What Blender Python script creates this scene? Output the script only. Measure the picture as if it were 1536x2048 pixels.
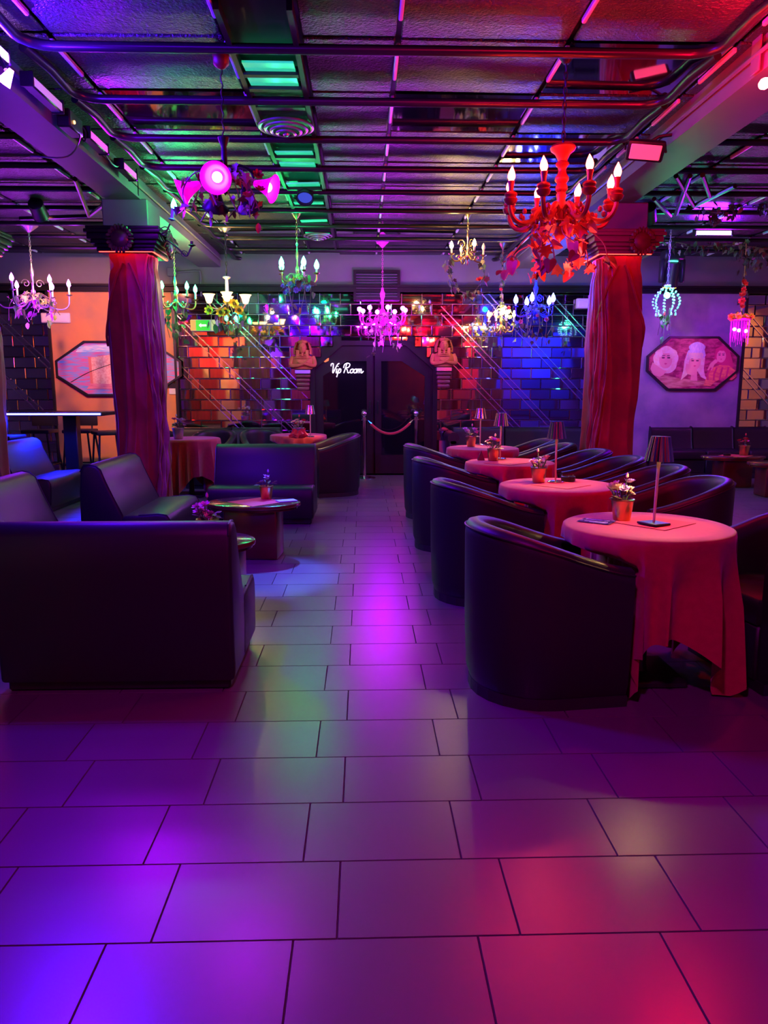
import bpy, bmesh, math, random
from mathutils import Vector, Matrix, Euler, noise as mnoise
for o in list(bpy.data.objects): bpy.data.objects.remove(o)
R = random.Random(7)
SC = bpy.context.scene
COL = SC.collection
PI = math.pi
rad = math.radians

# ------------------------------------------------------------------ camera
FPX = 1475.0
PITCH = rad(9.58); YAW = rad(1.645); CAMZ = 1.33
cd = bpy.data.cameras.new('camera'); cam = bpy.data.objects.new('camera', cd); COL.objects.link(cam)
cd.sensor_fit = 'VERTICAL'; cd.sensor_height = 36.0; cd.sensor_width = 27.0
cd.lens = FPX / 2048 * 36.0
cd.clip_start = 0.05
cam.location = (0, 0, CAMZ)
cam.rotation_euler = (PI / 2 - PITCH, 0, -YAW)
SC.camera = cam
CM = Euler((PI / 2 - PITCH, 0, -YAW)).to_matrix()

# ------------------------------------------------------------------ world, exposure
w = bpy.data.worlds.new('night'); SC.world = w; w.use_nodes = True
w.node_tree.nodes['Background'].inputs[0].default_value = (0.02, 0.008, 0.05, 1)
w.node_tree.nodes['Background'].inputs[1].default_value = 0.3
vs = SC.view_settings
vs.view_transform = 'Standard'; vs.look = 'None'; vs.gamma = 1.0; vs.use_curve_mapping = False
vs.exposure = 1.3
try:
    SC.cycles.use_denoising = True
    SC.cycles.use_adaptive_sampling = True; SC.cycles.adaptive_threshold = 0.03
    SC.cycles.max_bounces = 6; SC.cycles.diffuse_bounces = 2; SC.cycles.glossy_bounces = 4
    SC.cycles.transmission_bounces = 3; SC.cycles.sample_clamp_indirect = 4.0; SC.cycles.blur_glossy = 0.6
    SC.cycles.caustics_reflective = False; SC.cycles.caustics_refractive = False
except Exception: pass

def ray(px, py):
    return (CM @ Vector(((px - 768) / FPX, -(py - 1024) / FPX, -1.0)))
def at(px, py, Y):                       # point at depth plane Y
    d = ray(px, py); t = Y / d.y
    return Vector((0, 0, CAMZ)) + d * t
def fl(px, py, z=0.0):                   # point at height z
    d = ray(px, py); t = (z - CAMZ) / d.z
    return Vector((0, 0, CAMZ)) + d * t

# ------------------------------------------------------------------ materials
def mat(name, col=(.5,.5,.5), rough=.5, metal=0., col2=None, nscale=6., nstretch=None, ncontrast=(.35,.65), bump=None,
        emit=None, estr=0., spec=.5, coat=0., sheen=0., rand=0., roughvar=0., trans=0., sss=None):
    m = bpy.data.materials.new(name); m.use_nodes = True
    nt = m.node_tree; b = nt.nodes['Principled BSDF']; L = nt.links.new
    b.inputs['Base Color'].default_value = (*col, 1); b.inputs['Roughness'].default_value = rough
    b.inputs['Metallic'].default_value = metal; b.inputs['Specular IOR Level'].default_value = spec
    b.inputs['Coat Weight'].default_value = coat; b.inputs['Sheen Weight'].default_value = sheen
    b.inputs['Transmission Weight'].default_value = trans
    if emit:
        b.inputs['Emission Color'].default_value = (*emit, 1); b.inputs['Emission Strength'].default_value = estr
    tc = nt.nodes.new('ShaderNodeTexCoord'); src = tc.outputs['Object']
    out = None
    if col2 or roughvar:
        mp = nt.nodes.new('ShaderNodeMapping'); L(src, mp.inputs[0])
        if nstretch: mp.inputs['Scale'].default_value = nstretch
        n = nt.nodes.new('ShaderNodeTexNoise'); n.inputs['Scale'].default_value = nscale; n.inputs['Detail'].default_value = 5
        L(mp.outputs[0], n.inputs['Vector'])
        if rand:
            oi = nt.nodes.new('ShaderNodeObjectInfo'); va = nt.nodes.new('ShaderNodeVectorMath'); va.operation = 'ADD'
            mu = nt.nodes.new('ShaderNodeMath'); mu.operation = 'MULTIPLY'; mu.inputs[1].default_value = 37
            L(oi.outputs['Random'], mu.inputs[0]); L(mp.outputs[0], va.inputs[0]); L(mu.outputs[0], va.inputs[1]); L(va.outputs[0], n.inputs['Vector'])
        cr = nt.nodes.new('ShaderNodeValToRGB'); L(n.outputs['Fac'], cr.inputs[0])
        cr.color_ramp.elements[0].position, cr.color_ramp.elements[1].position = ncontrast
        cr.color_ramp.elements[0].color = (*col, 1); cr.color_ramp.elements[1].color = (*(col2 or col), 1)
        out = cr.outputs[0]; L(out, b.inputs['Base Color'])
        if roughvar:
            mr = nt.nodes.new('ShaderNodeMapRange'); L(n.outputs['Fac'], mr.inputs[0])
            mr.inputs[1].default_value = .3; mr.inputs[2].default_value = .7
            mr.inputs[3].default_value = rough - roughvar; mr.inputs[4].default_value = rough + roughvar
            L(mr.outputs[0], b.inputs['Roughness'])
    if rand:
        oi = nt.nodes.new('ShaderNodeObjectInfo'); hs = nt.nodes.new('ShaderNodeHueSaturation')
        mr = nt.nodes.new('ShaderNodeMapRange'); L(oi.outputs['Random'], mr.inputs[0]); mr.inputs[3].default_value = 1 - rand; mr.inputs[4].default_value = 1 + rand
        L(mr.outputs[0], hs.inputs['Value'])
        if out: L(out, hs.inputs['Color'])
        else: hs.inputs['Color'].default_value = (*col, 1)
        L(hs.outputs[0], b.inputs['Base Color'])
    if bump:
        n2 = nt.nodes.new('ShaderNodeTexNoise'); n2.inputs['Scale'].default_value = bump[0]; n2.inputs['Detail'].default_value = 3
        L(src, n2.inputs['Vector'])
        bp = nt.nodes.new('ShaderNodeBump'); bp.inputs['Strength'].default_value = bump[1]; bp.inputs['Distance'].default_value = bump[2]
        L(n2.outputs['Fac'], bp.inputs['Height']); L(bp.outputs[0], b.inputs['Normal'])
    return m
def glow(name, col, strength):
    m = bpy.data.materials.new(name); m.use_nodes = True; nt = m.node_tree
    b = nt.nodes['Principled BSDF']; b.inputs['Base Color'].default_value = (.03,.03,.03,1)
    b.inputs['Emission Color'].default_value = (*col, 1); b.inputs['Emission Strength'].default_value = strength
    return m

T = dict(
 tile=mat('floor_tile', (.115,.108,.108), .29, 0, (.13,.122,.12), 1.7, ncontrast=(.2,.8), bump=(14,.07,.003), rand=.05, roughvar=.015, spec=.95),
 grout=mat('grout', (.05,.045,.045), .9),
 leather=mat('black_leather', (.014,.012,.016), .44, 0, bump=(180,.12,.001), spec=.38),
 leather2=mat('black_leather_seat', (.016,.014,.019), .46, 0, bump=(120,.15,.001), spec=.36),
 plinth=mat('black_plinth', (.012,.012,.013), .6),
 cloth=mat('red_tablecloth', (.46,.014,.045), .85, 0, (.40,.010,.036), 30, sheen=.3, bump=(420,.1,.0006)),
 napkin=mat('red_napkin', (.62,.012,.022), .8, sheen=.2),
 drape=mat('rust_red_drape', (.27,.030,.012), .48, 0, (.16,.014,.006), 3.2, bump=(18,.22,.006), sheen=.3),
 sheer=mat('pale_pink_satin_scarf', (.36,.17,.15), .34, 0, (.20,.08,.06), 4.5, bump=(30,.2,.004)),
 paint=mat('grey_beam_paint', (.19,.185,.195), .5, 0, (.16,.155,.165), 2.0, bump=(40,.12,.003)),
 band=mat('grey_wall_paint', (.17,.165,.18), .6, 0, (.14,.135,.15), 2.0, bump=(60,.2,.003)),
 dark=mat('dark_moulding', (.010,.009,.011), .45, spec=.22),
 black=mat('black_metal', (.018,.018,.02), .4, .3),
 pipe=mat('dark_pipe', (.05,.046,.053), .30, .7),
 chrome=mat('chrome', (.82,.82,.84), .12, 1.),
 gold=mat('brushed_gold', (.78,.52,.22), .28, 1.),
 brass=mat('aged_brass', (.50,.34,.16), .35, .9),
 silver=mat('dull_silver', (.55,.55,.58), .3, .9),
 mirror=mat('mirror_brick', (.60,.585,.62), .035, 1., rand=.30),
 mirror2=mat('ceiling_mirror', (.50,.49,.52), .05, 1., bump=(3,.02,.01)),
 strip=mat('mirror_strip', (.85,.85,.88), .18, 1.),
 ctex=mat('textured_ceiling_panel', (.034,.031,.037), .33, 0, (.022,.020,.025), 2.0, bump=(62,.9,.02), spec=.6, rand=.2),
 glassdark=mat('tinted_glass', (.006,.004,.009), .03, 0, spec=.9),
 orange=mat('orange_plaster', (.72,.30,.09), .75, 0, (.52,.26,.13), 2.3, bump=(9,.3,.01)),
 mauve=mat('grey_mauve_plaster', (.33,.27,.38), .7, 0, (.20,.17,.28), 2.6, bump=(9,.3,.01)),
 wallred=mat('deep_red_wall', (.50,.07,.06), .7, 0, (.40,.20,.05), .6),
 wallgrey=mat('dim_grey_wall', (.14,.12,.16), .7),
 wood=mat('mahogany', (.12,.030,.016), .16, 0, (.06,.014,.010), 3., (1,1,9), coat=.5),
 woodred=mat('red_carved_wood', (.20,.026,.015), .45, 0, (.12,.014,.008), 9),
 terra=mat('terracotta', (.62,.20,.07), .8, 0, (.50,.14,.05), 9, bump=(40,.4,.004)),
 white=mat('white_plastic', (.75,.74,.76), .4),
 greymetal=mat('grey_metal', (.25,.25,.27), .4, .6),
 candle=mat('ivory_candle_sleeve', (.75,.68,.52), .5),
 blueplate=mat('bar_stool_seat', (.10,.10,.13), .4),
 greenglass=mat('green_light_panel', (.05,.55,.30), .18, 0, (.12,.62,.46), 5., emit=(.02,.75,.36), estr=.3),  # green bulb reflections put into the pane colour, with weak emission
)
LEAF = dict(
 ivy=mat('ivy_leaf', (.09,.17,.06), .55, rand=.35),
 pale=mat('pale_variegated_leaf', (.36,.36,.20), .55, rand=.3),
 autumn=mat('autumn_leaf', (.42,.13,.045), .55, rand=.5),
 dusk=mat('dusky_leaf', (.16,.13,.11), .55, rand=.4),
 dark=mat('dark_foliage_leaf', (.05,.06,.05), .5, rand=.4),
)
PET = dict(
 pink=mat('pink_petal', (.78,.32,.42), .6, rand=.25), cream=mat('cream_petal', (.85,.66,.42), .6, rand=.2),
 yellow=mat('sunflower_petal', (.85,.45,.04), .6, rand=.15), blue=mat('blue_hydrangea_petal', (.22,.24,.65), .6, rand=.3),
 red=mat('red_petal', (.62,.03,.04), .6, rand=.3), lilac=mat('lilac_petal', (.52,.34,.66), .6, rand=.25), brown=mat('flower_eye', (.06,.025,.01), .8))

# ------------------------------------------------------------------ mesh builder
class MB:
    def __init__(s): s.v = []; s.f = []
    def add(s, vs, fs, M=None):
        b = len(s.v)
        s.v += [tuple(M @ Vector(v)) for v in vs] if M is not None else [tuple(v) for v in vs]
        s.f += [tuple(i + b for i in f) for f in fs]; return s
    def box(s, c, d, M=None):
        x, y, z = c; a, b, e = d[0]/2, d[1]/2, d[2]/2
        vs = [(x+i*a, y+j*b, z+k*e) for i in (-1,1) for j in (-1,1) for k in (-1,1)]
        return s.add(vs, [(0,1,3,2),(4,6,7,5),(0,4,5,1),(2,3,7,6),(0,2,6,4),(1,5,7,3)], M)
    def rbox(s, c, d, r=.01, seg=2, M=None):
        bm = bmesh.new(); bmesh.ops.create_cube(bm, size=1)
        for v in bm.verts: v.co = Vector((v.co.x*d[0]+c[0], v.co.y*d[1]+c[1], v.co.z*d[2]+c[2]))
        bmesh.ops.bevel(bm, geom=list(bm.edges), offset=r, segments=seg, profile=.5, affect='EDGES')
        bm.verts.index_update()
        s.add([v.co[:] for v in bm.verts], [[v.index for v in f.verts] for f in bm.faces], M); bm.free(); return s
    def tube(s, pts, r, n=8, cap=True, closed=False, flat=1.0):
        P = [Vector(p) for p in pts]; m = len(P)
        rs = r if isinstance(r, (list, tuple)) else [r]*m
        vs = []; fs = []; up = None
        for i, p in enumerate(P):
            a = P[(i-1) % m] if (closed or i > 0) else P[i]
            b = P[(i+1) % m] if (closed or i < m-1) else P[i]
            t = (b - a)
            t = t.normalized() if t.length > 1e-9 else Vector((0,0,1))
            if up is None:
                up = Vector((0,0,1)) if abs(t.z) < .9 else Vector((1,0,0))
            u = up - t*up.dot(t)
            u = u.normalized() if u.length > 1e-6 else t.orthogonal().normalized()
            up = u; q = t.cross(u)
            for k in range(n):
                th = 2*PI*k/n
                vs.append(p + (u*math.cos(th)*flat + q*math.sin(th))*rs[i])
        for i in range(m if closed else m-1):
            j = (i+1) % m
            for k in range(n):
                l = (k+1) % n
                fs.append((i*n+k, i*n+l, j*n+l, j*n+k))
        if cap and not closed:
            fs.append(tuple(range(n))[::-1]); fs.append(tuple((m-1)*n+k for k in range(n)))
        return s.add(vs, fs)
    def lathe(s, prof, n=16, c=(0,0,0), M=None, sx=1., sy=1.):
        vs = []; fs = []; m = len(prof)
        for r, z in prof:
            for k in range(n):
                th = 2*PI*k/n; vs.append((c[0]+max(r,1e-4)*math.cos(th)*sx, c[1]+max(r,1e-4)*math.sin(th)*sy, c[2]+z))
        for i in range(m-1):
            for k in range(n):
                l = (k+1) % n; fs.append((i*n+k, i*n+l, (i+1)*n+l, (i+1)*n+k))
        fs.append(tuple(range(n))[::-1]); fs.append(tuple((m-1)*n+k for k in range(n)))
        return s.add(vs, fs, M)
    def ell(s, c, r, nu=12, nv=8, M=None):
        r = r if isinstance(r, (tuple, list)) else (r, r, r)
        vs = []; fs = []
        for j in range(nv+1):
            ph = -PI/2 + PI*j/nv
            for i in range(nu):
                th = 2*PI*i/nu; q = max(math.cos(ph), 1e-3)
                vs.append((c[0]+r[0]*q*math.cos(th), c[1]+r[1]*q*math.sin(th), c[2]+r[2]*math.sin(ph)))
        for j in range(nv):
            for i in range(nu):
                l = (i+1) % nu; fs.append((j*nu+i, j*nu+l, (j+1)*nu+l, (j+1)*nu+i))
        return s.add(vs, fs, M)
    def prism(s, poly, a, b, M=None):      # polygon (x,z) extruded in y from a to b
        n = len(poly); vs = [(x, a, z) for x, z in poly] + [(x, b, z) for x, z in poly]
        ar = sum(poly[i][0]*poly[(i+1)%n][1]-poly[(i+1)%n][0]*poly[i][1] for i in range(n))
        fs = [tuple(range(n)), tuple(range(2*n-1, n-1, -1))] + [(i, n+i, n+(i+1)%n, (i+1)%n) for i in range(n)]
        if ar < 0: fs = [f[::-1] for f in fs]
        return s.add(vs, fs, M)
    def mesh(s, name, m, smooth=True, ang=42):
        me = bpy.data.meshes.new(name); me.from_pydata(s.v, [], s.f); me.update()
        if m: me.materials.append(m)
        if smooth and me.polygons:
            me.polygons.foreach_set('use_smooth', [True]*len(me.polygons))
            try: me.set_sharp_from_angle(angle=rad(ang))
            except Exception: pass
        return me
    def build(s, name, m, parent=None, smooth=True, ang=42, loc=None):
        return ob(name, s.mesh(name, m, smooth, ang), parent, loc)
def ob(name, me, parent=None, loc=None, rot=None, scale=None):
    o = bpy.data.objects.new(name, me); COL.objects.link(o)
    if parent: o.parent = parent
    if loc is not None: o.location = loc
    if rot is not None: o.rotation_euler = rot
    if scale is not None: o.scale = scale if isinstance(scale, (tuple, list, Vector)) else (scale,)*3
    return o
def tag(o, label=None, cat=None, group=None, kind=None):
    if label: o['label'] = label
    if cat: o['category'] = cat
    if group: o['group'] = group
    if kind: o['kind'] = kind
    return o
def thing(name, label, cat, loc=(0,0,0), rz=0, group=None):
    o = bpy.data.objects.new(name, None); COL.objects.link(o); o.empty_display_size = .1
    o.location = loc; o.rotation_euler = (0, 0, rz)
    return tag(o, label, cat, group)
def struct(name, mb, m, parent=None, smooth=False, label=None):
    o = mb.build(name, m, parent, smooth)
    if not parent: o['kind'] = 'structure'
    if label: o['label'] = label
    return o
def kids(o): return [c for c in bpy.data.objects if c.parent == o]
def copy_tree(o, parent=None):
    c = o.copy(); COL.objects.link(c); c.parent = parent
    for ch in o_children[o.name] if o.name in o_children else kids(o): copy_tree(ch, c)
    return c
o_children = {}
def crom(pts, k=6, closed=False):        # Catmull-Rom
    P = [Vector(p) for p in pts]; n = len(P); out = []
    for i in range(n if closed else n-1):
        p0 = P[(i-1) % n] if closed or i > 0 else P[i]*2-P[i+1]
        p1 = P[i]; p2 = P[(i+1) % n]
        p3 = P[(i+2) % n] if closed or i+2 < n else p2*2-p1
        for j in range(k):
            t = j/k
            out.append(.5*((2*p1)+(p2-p0)*t+(2*p0-5*p1+4*p2-p3)*t*t+(3*p1-p0-3*p2+p3)*t**3))
    if not closed: out.append(P[-1])
    return out
def lamp(kind, name, loc, col, power, parent=None, radius=.05, target=None, angle=None, blend=.4, size=None):
    d = bpy.data.lights.new(name, kind); d.color = col; d.energy = power
    if kind == 'AREA':
        d.shape = 'RECTANGLE'; d.size, d.size_y = size or (.3, .05)
    else: d.shadow_soft_size = radius
    if kind == 'SPOT': d.spot_size = rad(angle or 60); d.spot_blend = blend
    o = bpy.data.objects.new(name, d); COL.objects.link(o); o.location = loc
    if target is not None:
        o.rotation_euler = (Vector(target) - Vector(loc)).to_track_quat('-Z', 'Y').to_euler()
    if parent: o.parent = parent
    return o
# ================================================================== structure
YW = 11.4; ZC = 3.29; XL, XR, YB = -7.4, 7.4, -4.0
floor = struct('floor', MB().box(((XL+XR)/2, (YB+YW)/2+.3, -.05), (XR-XL+.4, YW-YB+1.4, .088)), T['grout'])
floor.location.z = 0
TW, TD, TZ = .452, .3005, .0
# tiles: near ones are separate parts, the far or unseen ones one joined part
j0 = fl(587, 1877); row0 = fl(650, 1878).y
def inview(x, y, z=0, m=60):
    p = CM.transposed() @ (Vector((x, y, z)) - Vector((0, 0, CAMZ)))
    if p.z > -.1: return False
    u = 768 + FPX*p.x/-p.z; v = 1024 - FPX*p.y/-p.z
    return -m < u < 1536+m and -m < v < 2048+m
def tile_mesh(dx, dy, b=.0014):
    mb = MB(); a, c = dx/2, dy/2; h = .006
    mb.add([(-a,-c,0),(a,-c,0),(a,c,0),(-a,c,0),(-a+b,-c+b,h),(a-b,-c+b,h),(a-b,c-b,h),(-a+b,c-b,h)],
           [(4,5,6,7),(0,1,5,4),(1,2,6,5),(2,3,7,6),(3,0,4,7)])
    return mb
tm = tile_mesh(TW-.003, TD-.003).mesh('tile', T['tile'], False)
cand = []; rest = MB(); base = tile_mesh(TW-.003, TD-.003)
for r in range(-16, 34):
    yc = row0 - TD/2 + r*TD
    if yc < YB-.1 or yc > YW+.2: continue
    off = j0.x + TW/2 + (.235*TW if r % 2 else 0)
    for c in range(-18, 19):
        xc = off + c*TW
        if not XL-.2 < xc < XR+.2: continue
        if inview(xc, yc) and yc < 6.6: cand.append((yc, xc))
        else: rest.add(base.v, base.f, Matrix.Translation((xc, yc, -.006)))
cand.sort(key=lambda q: (q[0]**2+q[1]**2))
for yc, xc in cand[300:]: rest.add(base.v, base.f, Matrix.Translation((xc, yc, -.006)))
for yc, xc in cand[:300]: ob('floor_tile', tm, floor, (xc, yc, -.006), (rad(R.uniform(-.05,.05)), rad(R.uniform(-.05,.05)), 0))
rt = rest.build('floor_tiles_far', T['tile'], floor, False); rt['kind'] = 'stuff'

# outer walls
wb = struct('wall_back', MB().box(((XL+XR)/2, YW+.12, ZC/2), (XR-XL+.4, .16, ZC)), T['silver'])
struct('wall_left', MB().box((XL-.08, (YB+YW)/2, ZC/2), (.16, YW-YB+.2, ZC)), T['wallgrey'])
struct('wall_right', MB().box((XR+.08, (YB+YW)/2, ZC/2), (.16, YW-YB+.2, ZC)), T['wallgrey'])
struct('wall_front', MB().box((0, YB-.08, ZC/2), (XR-XL+.4, .16, ZC)), T['wallred'])

# rear wall: painted and curtained panels, seen in the mirrors
rear = (( -7.3,-6.2,'wallgrey'),(-6.2,-5.2,'drape2'),(-5.2,-4.5,'orange'),(-4.5,-3.5,'wallred'),(-3.5,-2.4,'wallgrey'),(-2.4,-.9,'wallred'),(-.9,.9,'dark'),(.9,2.4,'orange'),(2.4,3.0,'wallred'),(3.0,3.35,'gold'),(3.35,4.6,'wallred'),(4.6,7.3,'wallgrey'))
T['drape2'] = mat('red_rear_curtain', (.55,.03,.03), .6, 0, (.30,.015,.02), 2, (9,1,.4))
for i, (a, b, m) in enumerate(rear):
    q = MB()
    n = int((b-a)/.06)
    if m in ('drape2', 'wallred'):
        for k in range(n): q.rbox((a+(b-a)*(k+.5)/n, YB+.04+.02*(k % 2), 1.6), ((b-a)/n*1.1, .08, 3.1), .02, 1)
    else: q.box(((a+b)/2, YB+.04, 1.6), (b-a-.04, .06, 3.1))
    struct('wall_panel_%d' % (i+3), q, T[m], label='rear wall panel behind the camera')
struct('wall_panel_20', MB().prism([(-5.15,1.6),(-4.95,1.25),(-4.7,1.25),(-4.52,1.6),(-4.52,1.95),(-4.7,2.25),(-4.95,2.25),(-5.15,1.95)], YB+.08, YB+.11), mat('yellow_painting', (.85,.62,.18), .6, 0, (.8,.35,.1), 5), label='yellow octagonal painting behind the camera')
struct('wall_panel_21', MB().box((XR-.03, 8.5, 1.55), (.05, 1.5, 2.5)), T['orange'], label='orange plaster panel on the right wall beyond the photo edge')
# x positions on the back wall plane
def wx(px): return at(px, 740, YW).x
def wz(py, px=760): return at(px, py, YW).z
xa, xb, xc_, xd = wx(108), wx(354), wx(1283), wx(1479)
zt = wz(586)                       # top of mirrors / plaster
# upper band and mouldings
struct('trim_1', MB().box(((XL+XR)/2, YW+.01, (zt+.1+ZC)/2), (XR-XL, .10, ZC-zt-.1)), T['band'], label='grey painted band above the mirror wall')
mb = MB(); mb.box((0, YW-.02, zt+.05), (XR-XL, .16, .10)); mb.box((0, YW-.05, zt+.085), (XR-XL, .2, .03)); mb.box((0, YW-.045, zt+.012), (XR-XL, .18, .024))
struct('trim_2', mb, T['dark'], label='dark moulding along the top of the mirrors')
# plaster panels
for i, (a, b, m, l) in enumerate(((xa, xb, 'orange', 'orange sponged plaster panel behind the draped pillar'), (xc_-.5, xd, 'mauve', 'grey mauve plaster panel with women painting'))):
    p = struct('wall_panel_%d' % (i+1), MB().box(((a+b)/2, YW+.0, zt/2+.1), (b-a, .09, zt-.2)), T[m], label=l)
    for xx in (a, b): struct('edge_trim', MB().box((xx, YW-.02, zt/2+.1), (.035, .12, zt-.2)), T['black'], p)
# mirror bricks
BW, BH = .306, .1575
def brick_mesh(w_, h_, b=.009, d=.022):
    a, c = w_/2, h_/2
    return MB().add([(-a,0,-c),(a,0,-c),(a,0,c),(-a,0,c),(-a,-d*.5,-c),(a,-d*.5,-c),(a,-d*.5,c),(-a,-d*.5,c),
                     (-a+b,-d,-c+b),(a-b,-d,-c+b),(a-b,-d,c-b),(-a+b,-d,c-b)],
        [(8,9,10,11),(4,5,9,8),(5,6,10,9),(6,7,11,10),(7,4,8,11),(0,1,5,4),(1,2,6,5),(2,3,7,6),(3,0,4,7)])
bm_cache = {}
def brick(x0, x1, z, h_=BH):
    w_ = round(x1-x0-.005, 3)
    if w_ < .03: return
    k_ = (w_, round(h_, 3))
    if k_ not in bm_cache: bm_cache[k_] = brick_mesh(w_, h_-.005).mesh('mirror_brick', T['mirror'], False)
    ob('mirror_brick', bm_cache[k_], wb, ((x0+x1)/2, YW+.035, z), (rad(R.uniform(-.7,.7)), 0, rad(R.uniform(-.9,.9))))
dxl, dxr = wx(621), wx(874); dzt = wz(682); dcut = wx(680)-dxl; dzs = wz(735)
nb = 0
for (a, b, zlow) in ((wx(-12), xa-.02, .12), (xb+.02, xc_-.5, .52), (xd+.02, wx(1548), .55)):
    r = 0; z = zt - BH/2
    while z > zlow:
        x = a - (BW/2 if r % 2 else 0)
        while x < b:
            x0, x1 = max(x, a), min(x+BW, b)
            # leave the doorway free
            if z - BH/2 < dzt and x1 > dxl and x0 < dxr:
                top = max(0, min(1, (dzt-(z-BH/2))/(dzt-dzs)))
                L_, R_ = dxl + dcut*(1-top), dxr - dcut*(1-top)
                hh = z+BH/2-dzt
                if hh > .03 and min(x1, dxr-dcut) - max(x0, dxl+dcut) > .03: brick(max(x0, dxl+dcut), min(x1, dxr-dcut), dzt+hh/2, hh)
                if x0 < L_ : brick(x0, min(x1, L_), z); nb += 1
                if x1 > R_ : brick(max(x0, R_), x1, z); nb += 1
            elif x1 - x0 > .03:
                brick(x0, x1, z); nb += 1
            x += BW
        r += 1; z -= BH
# diagonal bevelled mirror strips laid over the bricks: a pair of thin bars each
def clipseg(px_, py_, xlo, xhi, zlo, zhi):
    x0, z0 = wx(px_), wz(py_)
    ts = [(xlo-x0), (xhi-x0), (z0-zhi), (z0-zlo)]      # direction (1,-1)
    t0 = max(ts[0], ts[2]); t1 = min(ts[1], ts[3])
    return (x0+t0, z0-t0, x0+t1, z0-t1) if t1 > t0+.1 else None
for k, (px_, py_, lo, hi) in enumerate(((470,650,xb+.03,dxl-.05),(412,700,xb+.03,dxl-.05),(376,760,xb+.03,dxl-.05),
        (905,652,dxr+.05,xc_-.52),(868,690,dxr+.05,xc_-.52),(1145,652,dxr+.05,xc_-.52),(1010,640,dxr+.05,xc_-.52),(20,660,wx(-12),xa-.03),(5,760,wx(-12),xa-.03),(1500,650,xd+.03,wx(1548)),(1495,760,xd+.03,wx(1548)))):
    for s_ in (0, .105):
        c = clipseg(px_+s_*130, py_, lo, hi, .55, zt-.01)
        if not c: continue
        L_ = math.hypot(c[2]-c[0], c[3]-c[1])
        me = MB().box((0,0,0), (L_, .014, .014)).mesh('mirror_strip', T['strip'], False)
        ob('mirror_strip', me, wb, ((c[0]+c[2])/2, YW+.008, (c[1]+c[3])/2), (0, PI/4, 0))

struct('trim_3', MB().box(((dxl+dxr)/2, YW+.0385, (dzt+.1)/2), (dxr-dxl+.1, .004, dzt+.1)), T['dark'], label='dark backing around the glass door')
# ------------------------------------------------------------------ vip doors
cxd = (dxl+dxr)/2; hw = (dxr-dxl)/2
def octa(hw_, top, cut, shoulder): return [(-hw_,0),(hw_,0),(hw_,shoulder),(hw_-cut,top),(-hw_+cut,top),(-hw_,shoulder)]
door = bpy.data.objects.new('door_1', None); COL.objects.link(door); door.location = (cxd, YW, 0); door['kind'] = 'structure'; door['label'] = 'octagonal dark framed double glass door with neon lettering'
def ring(outer, inner, y0, y1):
    n = len(outer); vs = [(x,y0,z) for x,z in outer]+[(x,y0,z) for x,z in inner]+[(x,y1,z) for x,z in outer]+[(x,y1,z) for x,z in inner]; fs = []
    for i in range(n):
        j = (i+1) % n
        fs += [(i,j,n+j,n+i),(2*n+i,3*n+i,3*n+j,2*n+j),(i,2*n+i,2*n+j,j),(n+i,n+j,3*n+j,3*n+i)]
    return MB().add(vs, fs)
f = ring(octa(hw,dzt,dcut,dzs), octa(hw-.07,dzt-.07,dcut-.03,dzs-.03), -.10, .06)
f.build('door_frame', T['dark'], door, False)
ring(octa(hw-.07,dzt-.07,dcut-.03,dzs-.03), octa(hw-.10,dzt-.22,dcut-.03,dzs-.09), -.05, .05).build('inner_frame', T['dark'], door, False)
for s_ in (-1, 1):
    lf = MB(); x0, x1 = (.0, hw-.10)
    pts = [(.015,.02),(x1,.02),(x1,dzs-.09),(x1-dcut+.03,dzt-.22),(.015,dzt-.22)]
    inn = [(.11,.30),(x1-.09,.30),(x1-.09,dzs-.13),(x1-dcut+.0,dzt-.30),(.11,dzt-.30)]
    fx = lambda q: [(s_*x, z) for x, z in q]
    leaf = ring(fx(pts), fx(inn), -.06, -.01).build('door_leaf', T['dark'], door, False)
    MB().prism(fx(inn), -.04, -.03).build('glass_pane', T['glassdark'], leaf, False)
    h = MB(); h.tube([(s_*.06,-.07,.95),(s_*.06,-.11,.95),(s_*.06,-.11,1.12),(s_*.06,-.07,1.12)], .011)
    h.build('door_handle', T['black'], leaf)
# neon lettering on the left leaf
NS = [[(.02,.72),(.0,.9),(.12,1.),(.2,.85),(.24,.4),(.29,.0),(.42,.45),(.55,.9),(.68,1.)],[(.57,.45),(.55,.1),(.62,.0),(.74,.3)],[(.61,.66),(.63,.7)],
      [(.74,.45),(.72,.1),(.68,-.42)],[(.72,.15),(.8,.43),(.92,.36),(.91,.1),(.8,.0),(.72,.12)],
      [(1.32,.95),(1.28,.5),(1.22,.0)],[(1.12,.55),(1.14,.88),(1.38,1.03),(1.6,.88),(1.52,.6),(1.32,.5),(1.46,.32),(1.56,.04),(1.7,.06)],
      [(1.88,.42),(1.76,.33),(1.74,.12),(1.85,.0),(1.97,.1),(1.97,.32),(1.88,.42),(2.06,.34)],[(2.18,.42),(2.06,.33),(2.04,.12),(2.15,.0),(2.27,.1),(2.27,.32),(2.18,.42),(2.36,.36)],
      [(2.36,.42),(2.35,.2),(2.34,.0),(2.37,.28),(2.46,.42),(2.51,.28),(2.5,.0),(2.53,.28),(2.62,.42),(2.67,.28),(2.66,.06),(2.76,.02),(2.86,.2)]]
na = at(659, 746, YW-.07); nu_ = (at(727, 746, YW-.07).x-na.x)/2.9
neon = thing('neon_sign', 'white neon script reading Vip Room on the glass door', 'neon sign', (na.x, YW-.085, na.z))
neon_m = glow('neon_white', (.80,.60,1.0), 3.5)
for st in NS:
    MB().tube(crom([(x*nu_ + z*.03, 0, z*nu_*.80) for x, z in st], 5), .0052, 6).build('neon_tube', neon_m, neon)
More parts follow.
